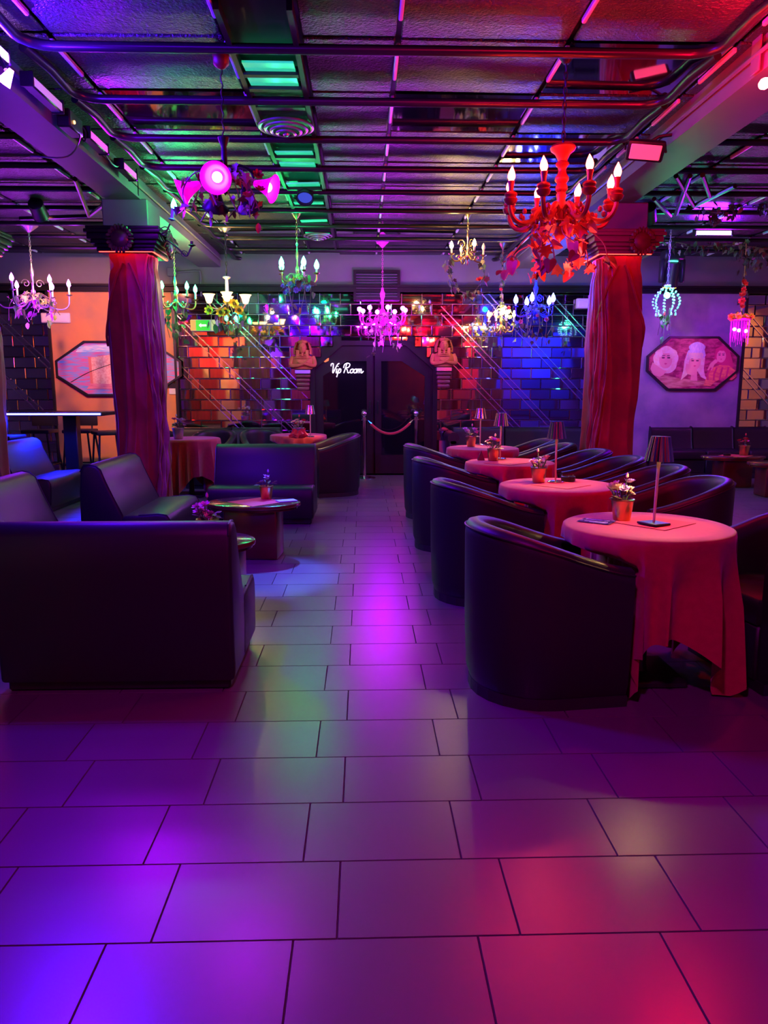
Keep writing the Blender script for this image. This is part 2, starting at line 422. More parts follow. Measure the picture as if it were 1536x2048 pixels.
# small orange sticker on the left pane, weak glow added to its colour
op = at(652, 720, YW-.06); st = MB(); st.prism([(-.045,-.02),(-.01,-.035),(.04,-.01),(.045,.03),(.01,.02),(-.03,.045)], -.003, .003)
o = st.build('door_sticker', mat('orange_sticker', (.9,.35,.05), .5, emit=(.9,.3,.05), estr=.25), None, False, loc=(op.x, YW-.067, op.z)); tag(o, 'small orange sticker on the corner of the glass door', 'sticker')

# vent grille over the door
g0, g1 = at(707, 600, YW-.06), at(800, 541, YW-.06)
vg = thing('vent_grille', 'dark louvred vent grille above the glass door', 'vent', ((g0.x+g1.x)/2, YW-.06, g0.z))
gw, gh = g1.x-g0.x, g1.z-g0.z
ring([(-gw/2,0),(gw/2,0),(gw/2,gh),(-gw/2,gh)], [(-gw/2+.04,.04),(gw/2-.04,.04),(gw/2-.04,gh-.04),(-gw/2+.04,gh-.04)], -.05, .08).build('frame', T['dark'], vg, False)
for i in range(9):
    MB().box((0,0,0), (gw-.08,.05,.008)).build('slat', T['greymetal'], vg, False, loc=(0,-.02,.06+i*(gh-.11)/8)).rotation_euler.x = rad(35)

# ------------------------------------------------------------------ ceiling
ceil = struct('ceiling', MB().box(((XL+XR)/2, (YB+YW)/2, ZC+.06), (XR-XL+.3, YW-YB+.3, .10)), T['black'])
PY = [4.52+.765*k for k in range(-6, 10)]; GX = .21; GP = .97; ZP = 3.20
mirr = {(-2,1),(0,1),(1,0),(1,2),(-2,6),(0,6),(-1,6),(2,6)}
pmesh = {}
for k in range(len(PY)-1):
    for c in range(-7, 7):
        x0, x1 = GX+c*GP, GX+(c+1)*GP
        if x1 < XL or x0 > XR: continue
        if c == -1: x0 += .42                          # air duct strip lies beside this column
        kk = k-6
        m = 'mirror2' if (c, kk) in mirr else 'ctex'
        key = (round(x1-x0,3), m)
        if key not in pmesh:
            q = MB(); q.rbox((0,0,0), (x1-x0-.03, .735, .02), .006, 1); pmesh[key] = q.mesh('ceiling_panel', T[m], False)
        ob('ceiling_panel', pmesh[key], ceil, ((x0+x1)/2, (PY[k]+PY[k+1])/2, ZC-.02+R.uniform(-.003,.003)), (rad(R.uniform(-.5,.5)), rad(R.uniform(-.5,.5)), 0))
barm = MB().rbox((0,0,0), (.024, .46, .03), .006, 1).mesh('divider_bar', mat('pale_divider_bar', (.75,.76,.78), .3), False)
for k in range(5, len(PY)-1):
    for c in range(-6, 7):
        x = GX+c*GP
        if abs(x) > 7: continue
        ob('divider_bar', barm, ceil, (x, PY[k]+.27, ZC-.045))
# transverse dark pipes with rounded ends that turn along the beams
BXL, BXR = -2.10, 2.24
for k in range(2, len(PY)):
    y = PY[k]; mb = MB()
    def corner(x, s_): return [(x-s_*.16, y, ZP)] + [(x-s_*.16+s_*.16*math.sin(a), y-.16+.16*math.cos(a), ZP) for a in (rad(22),rad(45),rad(67),rad(90))] + [(x, y-.45, ZP+.01), (x+s_*.05, y-.68, ZP+.03)]
    pts = corner(BXL+.24, -1)[::-1] + corner(BXR-.22, 1)
    mb.tube(pts, .028, 10)
    o = mb.build('ceiling_pipe', T['pipe']); o['kind'] = 'structure'
    for (a, b) in ((XL+.1, BXL-.42), (BXR+.44, XR-.1)):
        MB().tube([(a, y, ZP+.01), (b, y, ZP+.01)], .026, 8).build('pipe_run', T['pipe'], o)
# air duct strip with panes coloured like green reflections, and round diffusers
duct = thing('air_duct', 'black linear ceiling duct with green panes and round diffuser', 'duct', (-.545, 7.4, ZC-.05))
q = MB(); q.box((-.185,0,0), (.03,6.6,.07)); q.box((.185,0,0), (.03,6.6,.07)); q.box((0,0,.035), (.36,6.6,.012))
q.build('duct_frame', T['black'], duct, False)
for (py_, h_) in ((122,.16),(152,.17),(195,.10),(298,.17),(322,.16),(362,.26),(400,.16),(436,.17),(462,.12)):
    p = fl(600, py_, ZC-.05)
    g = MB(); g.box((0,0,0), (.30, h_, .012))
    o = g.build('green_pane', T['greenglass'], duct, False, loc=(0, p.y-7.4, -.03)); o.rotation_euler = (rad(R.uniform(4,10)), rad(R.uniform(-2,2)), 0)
    MB().box((0,h_/2+.03,0), (.33,.05,.05)).build('cross_bar', T['black'], duct, False, loc=(0, p.y-7.4, -.02))
for (py_, r_) in ((252,.19),(470,.17)):
    p = fl(600, py_, ZC-.09)
    df = MB()
    for i, rr in enumerate((1.,.78,.56,.34)):
        df.tube([(rr*r_*math.cos(2*PI*k/32), rr*r_*math.sin(2*PI*k/32), -.014*i) for k in range(32)], .013, 6, closed=True, flat=.7)
    df.lathe([(.001,-.062),(.10*r_,-.058),(.13*r_,-.045),(.001,-.03)], 14)
    df.build('round_diffuser', T['silver'], duct, True, loc=(0, p.y-7.4, -.05))

# ------------------------------------------------------------------ beams
ZB = 3.085
for n_, (a, b, l) in enumerate(((-2.40, -2.08, 'violet lit beam on the left pillar'), (2.24, 2.60, 'red lit beam on the right pillar'))):
    q = MB(); q.box(((a+b)/2, (YB+YW)/2, (ZB+ZC)/2), (b-a, YW-YB, ZC-ZB+.02))
    o = struct('ceiling_beam', q, T['paint'], label=l)
    q = MB(); xi = b if n_ == 0 else a; s_ = 1 if n_ == 0 else -1
    q.tube([(xi+s_*.02, 4.0, ZB+.085), (xi+s_*.02, YW-.1, ZB+.085)], .013, 6)
    q.build('conduit', T['paint'], o)
# ------------------------------------------------------------------ pillars
def pillar(cx, cy, label, side, seed, full=True):
    t = thing('draped_pillar', label, 'pillar', (cx, cy, 0))
    MB().box((0,0,ZB/2), (.36,.36,ZB)).build('shaft', T['paint'], t, False)
    MB().rbox((0,0,(2.82+ZB)/2), (.43,.43,ZB-2.82), .01, 1).build('neck', T['paint'], t, False)
    # capital: stepped mouldings
    q = MB()
    for (hw_, z0, z1) in ((.27,2.60,2.635),(.285,2.635,2.665),(.31,2.665,2.70),(.335,2.70,2.755),(.355,2.755,2.79),(.34,2.79,2.82)):
        q.rbox((0,0,(z0+z1)/2), (2*hw_,2*hw_,z1-z0), .008, 2)
    cap = q.build('capital', T['dark'] if side > 0 else mat('maroon_capital', (.20,.05,.06), .45), t)
    if full:
        for (px_, py_, rz) in ((-.02 if side > 0 else .12, -.36, 0), (.36*side, -.02, PI/2)):
            ro = MB()
            for i in range(20):
                a = 2*PI*i/20
                ro.ell((.105*math.cos(a), 0, .105*math.sin(a)), (.014+.018*abs(math.cos(a)), .02, .014+.018*abs(math.sin(a))), 6, 4)
            ro.lathe([(.001,-.03),(.035,-.028),(.065,-.018),(.085,.0),(.085,.02)], 18, M=Matrix.Rotation(PI/2, 4, 'X').inverted())
            r_ = ro.build('rosette', mat('bronze_rosette', (.10,.06,.06), .35, .4) if side > 0 else T['woodred'], cap, True, loc=(px_, py_, 2.70)); r_.rotation_euler.z = rz
    # red light line under the capital
    st_ = glow('red_led_line', (1.,.012,.008), 14)
    for i, (dx, dy, sx, sy) in enumerate(((0,-.255,.5,.014),(0.255*side,0,.014,.5))):
        MB().box((dx,dy,2.6), (sx,sy,.007)).build('led_line', st_, cap, False)
    # drape
    q = MB(); NU, NV = 200, 90; rr = random.Random(seed); ph = [rr.uniform(0, 6.28) for _ in range(9)]
    def rad_at(th, v):
        z = 2.585*(1-v)
        sq = .212/ (max(abs(math.cos(th)), abs(math.sin(th)))**.62)
        rdg = lambda x: (1-abs(math.sin(x)))**1.6
        am = .55+.9*abs(mnoise.noise(Vector((math.cos(th)*1.3+seed, math.sin(th)*1.3, v*1.6))))
        fold = .036*am*rdg(2.5*th + ph[0] + 1.1*math.sin(2.6*v+ph[1]) + .5*v) + .024*am*rdg(4.*th + ph[2] - 1.6*v + .8*math.sin(4*v+ph[3]))
        sw = v*7.5 + .75*math.cos(2*th+ph[4]) + .3*math.sin(th+ph[5])
        diag = .018*rdg(sw*PI*.5)*(math.exp(-((v-.22)/.16)**2) + .8*math.exp(-((v-.72)/.22)**2))
        waist = .016*math.sin(PI*min(1, v*1.25)) - .016*math.exp(-((v-.60)/.10)**2) + .006*v
        tie = -.02*math.exp(-((v-.04)/.03)**2)
        n3 = .008*mnoise.noise(Vector((math.cos(th)*2.2, math.sin(th)*2.2, v*7+seed)))
        return sq + (fold+diag)*min(1, .35+v*2) + waist + tie + n3
    for j in range(NV+1):
        v = j/NV
        for i in range(NU):
            th = 2*PI*i/NU; r_ = rad_at(th, v)
            q.v.append((r_*math.cos(th), r_*math.sin(th), 2.585*(1-v)+.004))
    for j in range(NV):
        for i in range(NU):
            l = (i+1) % NU; q.f.append((j*NU+i, (j+1)*NU+i, (j+1)*NU+l, j*NU+l))
    q.build('drape', T['drape'], t, True, 180)
    # long pale scarf hanging down one edge, gathered in soft pleats
    q = MB(); NU2, NV2 = 40, 70
    for j in range(NV2+1):
        v = j/NV2; z = 2.57 - 2.45*v
        wd = .13 + .10*math.sin(min(1, v*1.6)*PI)*.6 + .05*v
        for i in range(NU2+1):
            u = i/NU2 - .5
            th = (rad(-38) if side > 0 else rad(-142)) + u*wd*3.3 + .12*math.sin(v*7+seed)
            r_ = rad_at(th % (2*PI), v) + .022 + .016*math.sin(u*26+3*math.sin(v*5+seed)) + .02*math.sin(v*16+u*9)*(1-abs(u)*1.6) + .012*math.cos(v*40 - u*8)*(v > .45)
            q.v.append((r_*math.cos(th), r_*math.sin(th), z + .05*math.cos(u*9)*math.sin(v*20)*.4))
    for j in range(NV2):
        for i in range(NU2):
            a = j*(NU2+1)+i; q.f.append((a, a+NU2+1, a+NU2+2, a+1))
    q.build('satin_scarf', T['sheer'], t, True, 180)
    # twisted cord of the swag under the capital
    q = MB()
    for s_ in (-1, 1):
        pts = []
        for i in range(13):
            u = i/12; th = rad(-95 + s_*8) + s_*u*rad(52); v = .03 + .30*u**1.4
            r_ = rad_at(th % (2*PI), v) + .012; pts.append((r_*math.cos(th), r_*math.sin(th), 2.585*(1-v)))
        q.tube(pts, .013, 6)
    q.build('swag_cord', T['drape'], t)
    return t
pillar(-2.235, 7.62, 'rust red draped pillar with dark rosette capital in front of orange wall', 1, 3)
pillar(2.545, 7.62, 'crimson draped pillar with maroon capital beside the women painting', -1, 11)
pillar(-2.235, .5, 'rust red draped pillar behind the camera on the left', 1, 23)
pillar(2.545, .5, 'crimson draped pillar behind the camera on the right', -1, 29)
pillar(-3.80, 7.42, 'red draped pillar cut off by the left edge of the photo', 1, 19, False)
# ================================================================== furniture
def inset_poly(P, d):
    n = len(P); out = []
    for i in range(n):
        p0, p1, p2 = Vector(P[i-1]), Vector(P[i]), Vector(P[(i+1) % n])
        e1 = (p1-p0).normalized(); e2 = (p2-p1).normalized()
        n1 = Vector((-e1.y, e1.x)); n2 = Vector((-e2.y, e2.x)); b = (n1+n2)
        b = b/max(b.length_squared*.5, .3) if b.length > 1e-6 else n1
        out.append((p1.x+b.x*d, p1.y+b.y*d))
    return out
def soft_extrude(P, w_, r=.03, seg=3):     # P ccw polygon in (y,z); extruded along x, ends rounded
    mb = MB(); n = len(P); rings = []
    for k in range(seg+1):
        a = PI/2*k/seg; rings.append((-w_/2 + r*(1-math.sin(a)), r*(1-math.cos(a))))
    rings = [(x, d) for x, d in [(-w_/2 + r*(1-math.cos(PI/2*k/seg)), r*(1-math.sin(PI/2*k/seg))) for k in range(seg+1)]]
    full = rings + [(-x, d) for x, d in reversed(rings)]
    for x, d in full:
        Q = inset_poly(P, d) if d > 1e-5 else P
        mb.v += [(x, y, z) for y, z in Q]
    m = len(full)
    for i in range(m-1):
        for k in range(n):
            l = (k+1) % n; mb.f.append((i*n+k, (i+1)*n+k, (i+1)*n+l, i*n+l))
    mb.f.append(tuple(range(n))); mb.f.append(tuple((m-1)*n+k for k in range(n))[::-1])
    mb.f = [f[::-1] for f in mb.f]
    return mb
def smooth_poly(P, k=4): return [(v.x, v.y) for v in crom([(a, b, 0) for a, b in P], k, True)]

# armless lounge sofa: local y = 0 at back, faces +y, width along x
def make_sofa(w_=1.03):
    t = thing('lounge_sofa', 'tmp', 'sofa')
    MB().rbox((0,.33,.03), (w_-.05,.58,.06), .01, 1).build('plinth', T['plinth'], t)
    back = [(.02,.05),(.30,.05),(.33,.20),(.335,.36),(.27,.50),(.215,.63),(.185,.715),(.15,.745),(.10,.755),(.055,.745),(.03,.70),(.015,.55),(.01,.30)]
    soft_extrude(back, w_, .022).build('backrest', T['leather'], t, True, 50)
    seat = [(.30,.06),(.655,.06),(.675,.10),(.69,.25),(.69,.325),(.665,.365),(.60,.375),(.45,.365),(.345,.36),(.31,.33)]
    soft_extrude(seat, w_, .022).build('seat', T['leather2'], t, True, 50)
    # seams
    for s_ in (-1, 1):
        MB().tube([(s_*(w_/2-.012), y, z) for y, z in back[3:11]], .005, 5).build('piping', T['leather'], t)
        MB().tube([(s_*(w_/2-.012), y, z) for y, z in seat[2:8]], .005, 5).build('piping', T['leather'], t)
    return t
sofa0 = make_sofa()
def place_sofa(src, x, y, rz, label, first=False):
    o = src if first else copy_tree(src)
    o.location = (x, y, 0); o.rotation_euler = (0, 0, rz); tag(o, label, 'sofa', 'black armless lounge sofas')
    return o
place_sofa(sofa0, -1.085, 3.10, 0, 'large black armless sofa in the foreground with its back turned', True)
place_sofa(sofa0, -2.47, 4.68, -PI/2, 'black armless sofa behind the foreground sofa at the left photo edge')
place_sofa(sofa0, -2.17, 6.12, -PI/2, 'black armless sofa in front of the rust draped pillar')
place_sofa(sofa0, -1.00, 7.80, PI, 'black armless sofa facing the camera behind the oval coffee table')
place_sofa(sofa0, -3.98, 8.32, -PI/2, 'black armless sofa beside the bar table at far left')

# tub chair, faces +x
def make_tub():
    t = thing('tub_chair', 'tmp', 'chair')
    q = MB(); path = []
    rc = .272; xf = .275; xs = -.03
    NS_ = 9
    for i in range(NS_): path.append((xf+(xs-xf)*i/NS_, -rc, Vector((0,-1))))
    NA = 26
    for i in range(NA+1):
        a = -PI/2 - PI*i/NA; path.append((xs+rc*math.cos(a), rc*math.sin(a), Vector((math.cos(a), math.sin(a)))))
    for i in range(1, NS_+1): path.append((xs+(xf-xs)*i/NS_, rc, Vector((0,1))))
    m = len(path)
    for x, y, n in path:
        k = max(0, min(1, (xf-x)/(xf-xs+rc))); h = .600 + .165*(k*k*(3-2*k)*.55+.45*k)
        prof = [(.012,.045),(.030,.10),(.040,.32),(.045,h-.06),(.042,h-.028),(.030,h-.008),(.0,h),(-.030,h-.008),(-.044,h-.03),(-.048,h-.07),(-.05,.36),(-.05,.045)]
        # square the shoulders of the plan a little
        for d, z in prof: q.v.append((x+n.x*d, y+n.y*d, z))
    c = 12
    for i in range(m-1):
        for k in range(c):
            l = (k+1) % c; q.f.append((i*c+k, i*c+l, (i+1)*c+l, (i+1)*c+k))
    q.f.append(tuple(range(c))[::-1]); q.f.append(tuple((m-1)*c+k for k in range(c)))
    q.f = [f[::-1] for f in q.f]
    q.build('shell', T['leather'], t, True, 55)
    # welt along the rim
    w_ = MB()
    pts = []
    for x, y, n in path:
        k = max(0, min(1, (xf-x)/(xf-xs+rc))); h = .600 + .165*(k*k*(3-2*k)*.55+.45*k)
        pts.append((x+n.x*.045, y+n.y*.045, h-.026))
    w_.tube(pts, .0045, 5); w_.build('rim_piping', T['leather'], t)
    # seat
    P = [(.30,-.232),(.30,.232)] + [(xs+.235*math.cos(a), .235*math.sin(a)) for a in [PI/2+PI*i/14 for i in range(15)]]
    s_ = MB(); n = len(P)
    for (sc, z) in ((.97,.30),(1,.32),(1,.385),(.985,.405),(.93,.418)):
        s_.v += [((x-.03)*sc+.03, y*sc, z) for x, y in P]
    for j in range(4):
        for k in range(n):
            l = (k+1) % n; s_.f.append((j*n+k, j*n+l, (j+1)*n+l, (j+1)*n+k))
    s_.f.append(tuple(range(n))[::-1]); s_.f.append(tuple(4*n+k for k in range(n)))
    s_.build('seat_cushion', T['leather2'], t, True, 50)
    MB().rbox((.16,0,.17), (.26,.46,.25), .01, 1).build('front_panel', T['leather'], t)
    b_ = MB(); Q = [(.28,-.29),(.28,.29)] + [(xs+.29*math.cos(a), .29*math.sin(a)) for a in [PI/2+PI*i/12 for i in range(13)]]; n = len(Q)
    b_.v = [(x,y,0.) for x,y in Q]+[(x,y,.05) for x,y in Q]
    b_.f = [(k,(k+1)%n,n+(k+1)%n,n+k) for k in range(n)]+[tuple(range(n))[::-1], tuple(range(n,2*n))]
    b_.build('plinth', T['plinth'], t, False)
    return t
tub0 = make_tub(); tub_first = [True]
def tub(x, y, deg, label):
    o = tub0 if tub_first[0] else copy_tree(tub0); tub_first[0] = False
    o.location = (x, y, 0); o.rotation_euler = (0, 0, rad(deg)); tag(o, label, 'chair', 'black leather tub chairs')
    return o
TBL = [(1.285, 3.25), (1.25, 4.66), (1.23, 6.12), (1.24, 7.62)]
ordn = ['nearest', 'second nearest', 'third nearest', 'farthest']
LC = [(.795,3.16,7),(.775,4.62,8),(.755,6.12,8),(.765,7.60,6)]
for i, (x, y, a) in enumerate(LC): tub(x, y, a, '%s tub chair in the row along the aisle, left of the red tables' % ordn[i])
for i, (x, y, a, l) in enumerate(((1.98,3.32,188,'tub chair right of the nearest red table, cut by the photo edge'),
        (2.02,4.66,180,'tub chair right of the second red table, rim lit violet'),(2.06,5.40,178,'tub chair behind the violet-rimmed one on the right'),
        (2.02,6.14,180,'tub chair right of the third red table'),(1.98,6.86,182,'tub chair just before the crimson pillar'),
        (1.87,7.62,180,'tub chair right of the farthest red table'),(1.86,8.32,182,'rearmost tub chair in the right-hand row'))):
    tub(x, y, a, l)
tub(-.375, 9.28, 200, 'large tub chair with round back beside the aisle near the rope barrier')
tub(-1.36, 10.16, -70, 'tub chair left of the small far table with chrome lamp')
tub(-2.03, 10.05, 262, 'tub chair behind the left sofa between the two far tables')
tub(-2.78, 10.2, -50, 'tub chair half hidden behind the far left red table')

# round pedestal table + square cloth
def make_table():
    t = thing('pedestal_table', 'tmp', 'table')
    MB().lathe([(.001,.685),(.355,.685),(.362,.690),(.362,.708),(.355,.713),(.001,.713)], 36).build('table_top', T['wood'], t)
    MB().lathe([(.04,.03),(.034,.06),(.03,.3),(.03,.66),(.07,.685)], 14).build('pedestal', T['black'], t)
    MB().rbox((0,0,.017), (.33,.33,.034), .008, 1).build('foot', T['black'], t)
    return t
def make_cloth(seed, half=.80, r0=.368, push=None):
    q = MB(); rr = random.Random(seed); NU = 240; ph = [rr.uniform(0, 6.28) for _ in range(6)]
    zt_ = .7165; rings = []
    for rr_ in (.0, .4, .8, .97): rings.append([(r0*rr_*math.cos(2*PI*i/NU), r0*rr_*math.sin(2*PI*i/NU), zt_) for i in range(NU)])
    rings.append([((r0+.002)*math.cos(2*PI*i/NU), (r0+.002)*math.sin(2*PI*i/NU), zt_-.006) for i in range(NU)])
    NV = 22
    for j in range(1, NV+1):
        v = j/NV; ring_ = []
        for i in range(NU):
            th = 2*PI*i/NU
            cw = max(abs(math.cos(th)), abs(math.sin(th)))
            L_ = min(half/cw - r0, .700)
            corner = max(0, abs(math.sin(2*th))**2)
            amp = min(1, v*2.2)*(.046+.012*corner)
            u_ = math.sin(9*th+ph[0]+1.1*math.sin(2*th+ph[1])+.6*math.sin(5*th+ph[4])); f_ = amp*(.55-1.9*abs(u_)**.8 + .4*math.sin(4*th+ph[2]) + .25*math.sin(11*th+ph[3]+v))
            r_ = r0+.006 + .022*v*corner + f_*v**.5 + .010*v
            z = zt_-.006 - L_*v
            z = max(z, .012+.004*math.sin(9*th))
            X_, Y_ = r_*math.cos(th), r_*math.sin(th)
            if push:
                k_ = max(0, min(1, (.645-z)/.06)); k_ = k_*k_*(3-2*k_)
                lo_, hi_ = push
                X_ = X_ + k_*(max(X_, lo_ + .02*f_*20*.5) - X_) if lo_ is not None else X_
                X_ = X_ + k_*(min(X_, hi_ + .02*f_*20*.5) - X_) if hi_ is not None else X_
            ring_.append((X_, Y_, z))
        rings.append(ring_)
    for g in rings: q.v += g
    for j in range(len(rings)-1):
        for i in range(NU):
            l = (i+1) % NU; q.f.append((j*NU+i, (j+1)*NU+i, (j+1)*NU+l, j*NU+l))
    return q.mesh('tablecloth', T['cloth'], True, 60)
table0 = make_table(); tfirst = [True]
cl_meshes = [make_cloth(1, push=(-.14, None)), make_cloth(2, push=(-.13, None)), make_cloth(3, push=(-.13, None)), make_cloth(4, push=(-.14, .24)), make_cloth(5), make_cloth(6, push=(-.2, .17))]
def table(x, y, label, clabel, k, rz=0.):
    o = table0 if tfirst[0] else copy_tree(table0); tfirst[0] = False
    o.location = (x, y, 0); tag(o, label, 'table', 'round pedestal tables')
    c = ob('tablecloth', cl_meshes[k], None, (x, y, 0), (0, 0, rz)); tag(c, clabel, 'tablecloth', 'red round-table cloths')
for i, (x, y) in enumerate(TBL):
    table(x, y, '%s round table under red cloth in the right row' % ordn[i], 'red cloth draped over the %s table of the right row' % ordn[i], i, 0.)
TA = (-2.13, 9.16); TB2 = (-.85, 9.80)
table(*TA, 'round table under red cloth beside the rust draped pillar', 'red cloth with a raised hem beside the rust draped pillar', 4, rad(30))
table(*TB2, 'round table under red cloth behind the left sofa', 'red cloth on the table behind the left sofa', 5, 0.)

# ---- things on the tables
def lamp_table(x, y, z, label, kind='square', power=1.6, lean=0.):
    t = thing('table_lamp', label, 'lamp', (x, y, z)); t.rotation_euler = (0, lean, R.uniform(0, .6))
    if kind == 'square': MB().rbox((0,0,.005), (.105,.105,.010), .003, 1).build('lamp_base', T['black'], t)
    else: MB().lathe([(.001,0),(.052,0),(.053,.006),(.045,.011),(.01,.014),(.001,.014)], 24).build('lamp_base', T['chrome'], t)
    MB().lathe([(.006,.01),(.0065,.10),(.007,.24),(.011,.30),(.012,.315),(.004,.32)], 12).build('lamp_stem', mat('warm_chrome', (.80,.66,.42), .25, .35) if not bpy.data.materials.get('warm_chrome') else bpy.data.materials['warm_chrome'], t)
    q = MB(); n = 48; h0, h1 = .285, .395
    for (rb, z_) in ((.062,h0),(.040,h1),(.0385,h1),(.060,h0+.002)):
        for i in range(n):
            a = 2*PI*i/n; rr = rb*(1+(.022 if i % 2 else -.022)); q.v.append((rr*math.cos(a), rr*math.sin(a), z_))
    for j in range(3):
        for i in range(n):
            l = (i+1) % n; q.f.append((j*n+i, j*n+l, (j+1)*n+l, (j+1)*n+i))
    q.lathe([(.001,h1-.004),(.0395,h1-.004),(.0395,h1),(.001,h1)], 24)
    q.build('lamp_shade', T['chrome'], t, False)
    MB().lathe([(.001,.335),(.018,.34),(.018,.352),(.001,.356)], 12).build('lamp_light', glow('warm_led', (1.,.62,.22), 520) if not bpy.data.materials.get('warm_led') else bpy.data.materials['warm_led'], t)
    return t
PETM = {}
def petal_mesh(kind):
    if kind in PETM: return PETM[kind]
    q = MB()
    for k, (n, r_, tilt) in enumerate(((7, 1., .35), (6, .72, .75), (4, .4, 1.15))):
        for i in range(n):
            a = 2*PI*i/n + k*.4
            M = Matrix.Rotation(a, 4, 'Z') @ Matrix.Rotation(-tilt, 4, 'Y')
            q.add([(0,-.12,0),(.45*r_,-.34*r_,.03),(.95*r_,-.22*r_,.10),(1.05*r_,0,.14),(.95*r_,.22*r_,.10),(.45*r_,.34*r_,.03),(0,.12,0),(.55*r_,0,-.03)],
                  [(0,1,7),(1,2,7),(2,3,7),(3,4,7),(4,5,7),(5,6,7),(6,0,7)], M)
    PETM[kind] = q.mesh('blossom', PET[kind], True, 60); return PETM[kind]
def leaf_mesh(kind, m):
    key = (kind, m)
    if key in PETM: return PETM[key]
    if kind == 'oval': P = [(0,-.06),(.25,-.26),(.6,-.28),(.9,-.12),(1.,0),(.9,.12),(.6,.28),(.25,.26),(0,.06)]
    elif kind == 'ivy': P = [(0,-.05),(-.05,-.35),(.25,-.30),(.35,-.55),(.55,-.25),(1.,0),(.55,.25),(.35,.55),(.25,.30),(-.05,.35),(0,.05)]
    elif kind == 'heart': P = [(.05,0),(-.06,-.2),(.0,-.42),(.22,-.5),(.55,-.38),(.85,-.18),(1.,0),(.85,.18),(.55,.38),(.22,.5),(.0,.42),(-.06,.2)]
    else: P = [(0,-.04),(.02,-.42),(.18,-.30),(.32,-.62),(.45,-.34),(.72,-.5),(.66,-.2),(1.,0),(.66,.2),(.72,.5),(.45,.34),(.32,.62),(.18,.30),(.02,.42),(0,.04)]
    q = MB(); n = len(P)
    top = [(x, y, .10*abs(y)*1.6 - .18*x*x) for x, y in P]; bot = [(x, y, z-.025) for x, y, z in top]
    cz = -.18*.2; q.v = top + bot + [(.45,0,cz), (.45,0,cz-.025)]
    for i in range(n):
        j = (i+1) % n; q.f += [(i,j,2*n),(n+j,n+i,2*n+1),(i,n+i,n+j,j)]
    PETM[key] = q.mesh('leaf', LEAF[m], False); return PETM[key]
def flower_pot(x, y, z, label, s=1., petals=('cream','pink'), potm='gold', n=9, seed=0, spread=.05, grp=True):
    rr = random.Random(seed); t = thing('flower_pot', label, 'flower pot', (x, y, z), 0, 'potted flowers on tables' if grp else None)
    pr = [(.001,0),(.040,0),(.042,.004),(.055,.098),(.0585,.100),(.0585,.107),(.052,.108),(.047,.085),(.001,.083)]
    pot = MB().lathe([(a*s, b*s) for a, b in pr], 28).build('pot', T[potm], t)
    MB().lathe([(a*s, b*s) for a, b in ((.001,.083),(.049,.083),(.05,.09),(.001,.092))], 20).build('soil', PET['brown'], t)
    st = MB()
    for i in range(n):
        a = rr.uniform(0, 6.28); d = spread*math.sqrt(rr.random())*s; h = (.135+rr.random()*.065 - d*.3)*s
        p = (d*math.cos(a)*1.25, d*math.sin(a)*1.25, h)
        st.tube([(d*.4*math.cos(a), d*.4*math.sin(a), .085*s), (p[0]*.8, p[1]*.8, h*.8), p], .0022*s, 4)
        ob('blossom', petal_mesh(rr.choice(petals)), t, p, (rr.uniform(-.5,.5), rr.uniform(-.5,.5), a), rr.uniform(.023,.034)*s)
    for i in range(n+3):
        a = rr.uniform(0, 6.28); d = rr.uniform(.02,.05)*s
        ob('leaf', leaf_mesh('oval', rr.choice(('ivy','pale','dusk'))), t, (d*math.cos(a), d*math.sin(a), rr.uniform(.105,.135)*s), (rr.uniform(-.4,.4), rr.uniform(-1.0,.1), a), rr.uniform(.03,.05)*s)
    bud = rr.uniform(0, 6.28)
    st.tube([(0,0,.09*s), (.01*s*math.cos(bud),.01*s*math.sin(bud),.17*s), (.018*s*math.cos(bud),.018*s*math.sin(bud),.215*s)], .002*s, 4)
    MB().lathe([(.001,0),(.008*s,.008*s),(.007*s,.02*s),(.001,.03*s)], 8).build('bud', PET[petals[0]], t, loc=(.018*s*math.cos(bud), .018*s*math.sin(bud), .212*s))
    st.build('stems', LEAF['ivy'], t)
    return t
def placemat(x, y, z, s_, rz, label, drop=0.):
    q = MB(); n = 8
    for lay in (0, 1):
        for j in range(n+1):
            for i in range(n+1):
                u, v = (i/n-.5)*s_, (j/n-.5)*s_
                q.v.append((u, v, .0012*lay))
    k = (n+1)**2
    for j in range(n):
        for i in range(n):
            a = j*(n+1)+i; q.f += [(k+a, k+a+1, k+a+n+2, k+a+n+1), (a, a+n+1, a+n+2, a+1)]
    ed = [i for i in range(n)]
    for i in range(n):
        q.f += [(i, i+1, k+i+1, k+i), (n*(n+1)+i+1, n*(n+1)+i, k+n*(n+1)+i, k+n*(n+1)+i+1), ((i+1)*(n+1), i*(n+1), k+i*(n+1), k+(i+1)*(n+1)), (i*(n+1)+n, (i+1)*(n+1)+n, k+(i+1)*(n+1)+n, k+i*(n+1)+n)]
    me = q.mesh('napkin', T['napkin'], False)
    if drop:                                     # let a corner hang over an oval edge
        ca, sa = math.cos(rz), math.sin(rz)
        for v in me.vertices:
            X = v.co.x*ca - v.co.y*sa; Y = v.co.x*sa + v.co.y*ca
            e = -Y - drop
            if e > 0: v.co.z -= e*.9; k2 = e*.75; v.co.x += k2*sa; v.co.y += k2*ca
    o = ob('napkin', me, None, (x, y, z), (0, 0, rz)); return tag(o, label, 'napkin', 'red square napkins')
def ashtray(x, y, z, label):
    t = thing('ashtray', label, 'ashtray', (x, y, z))
    MB().lathe([(.001,0),(.044,0),(.047,.004),(.047,.030),(.040,.032),(.036,.010),(.001,.008)], 24).build('bowl', T['black'], t)
    for a in (.4, 2.5, 4.6): MB().rbox((.0435*math.cos(a), .0435*math.sin(a), .033), (.012,.012,.006), .002, 1).build('cigarette_rest', T['black'], t)
    return t
ZT = .7185
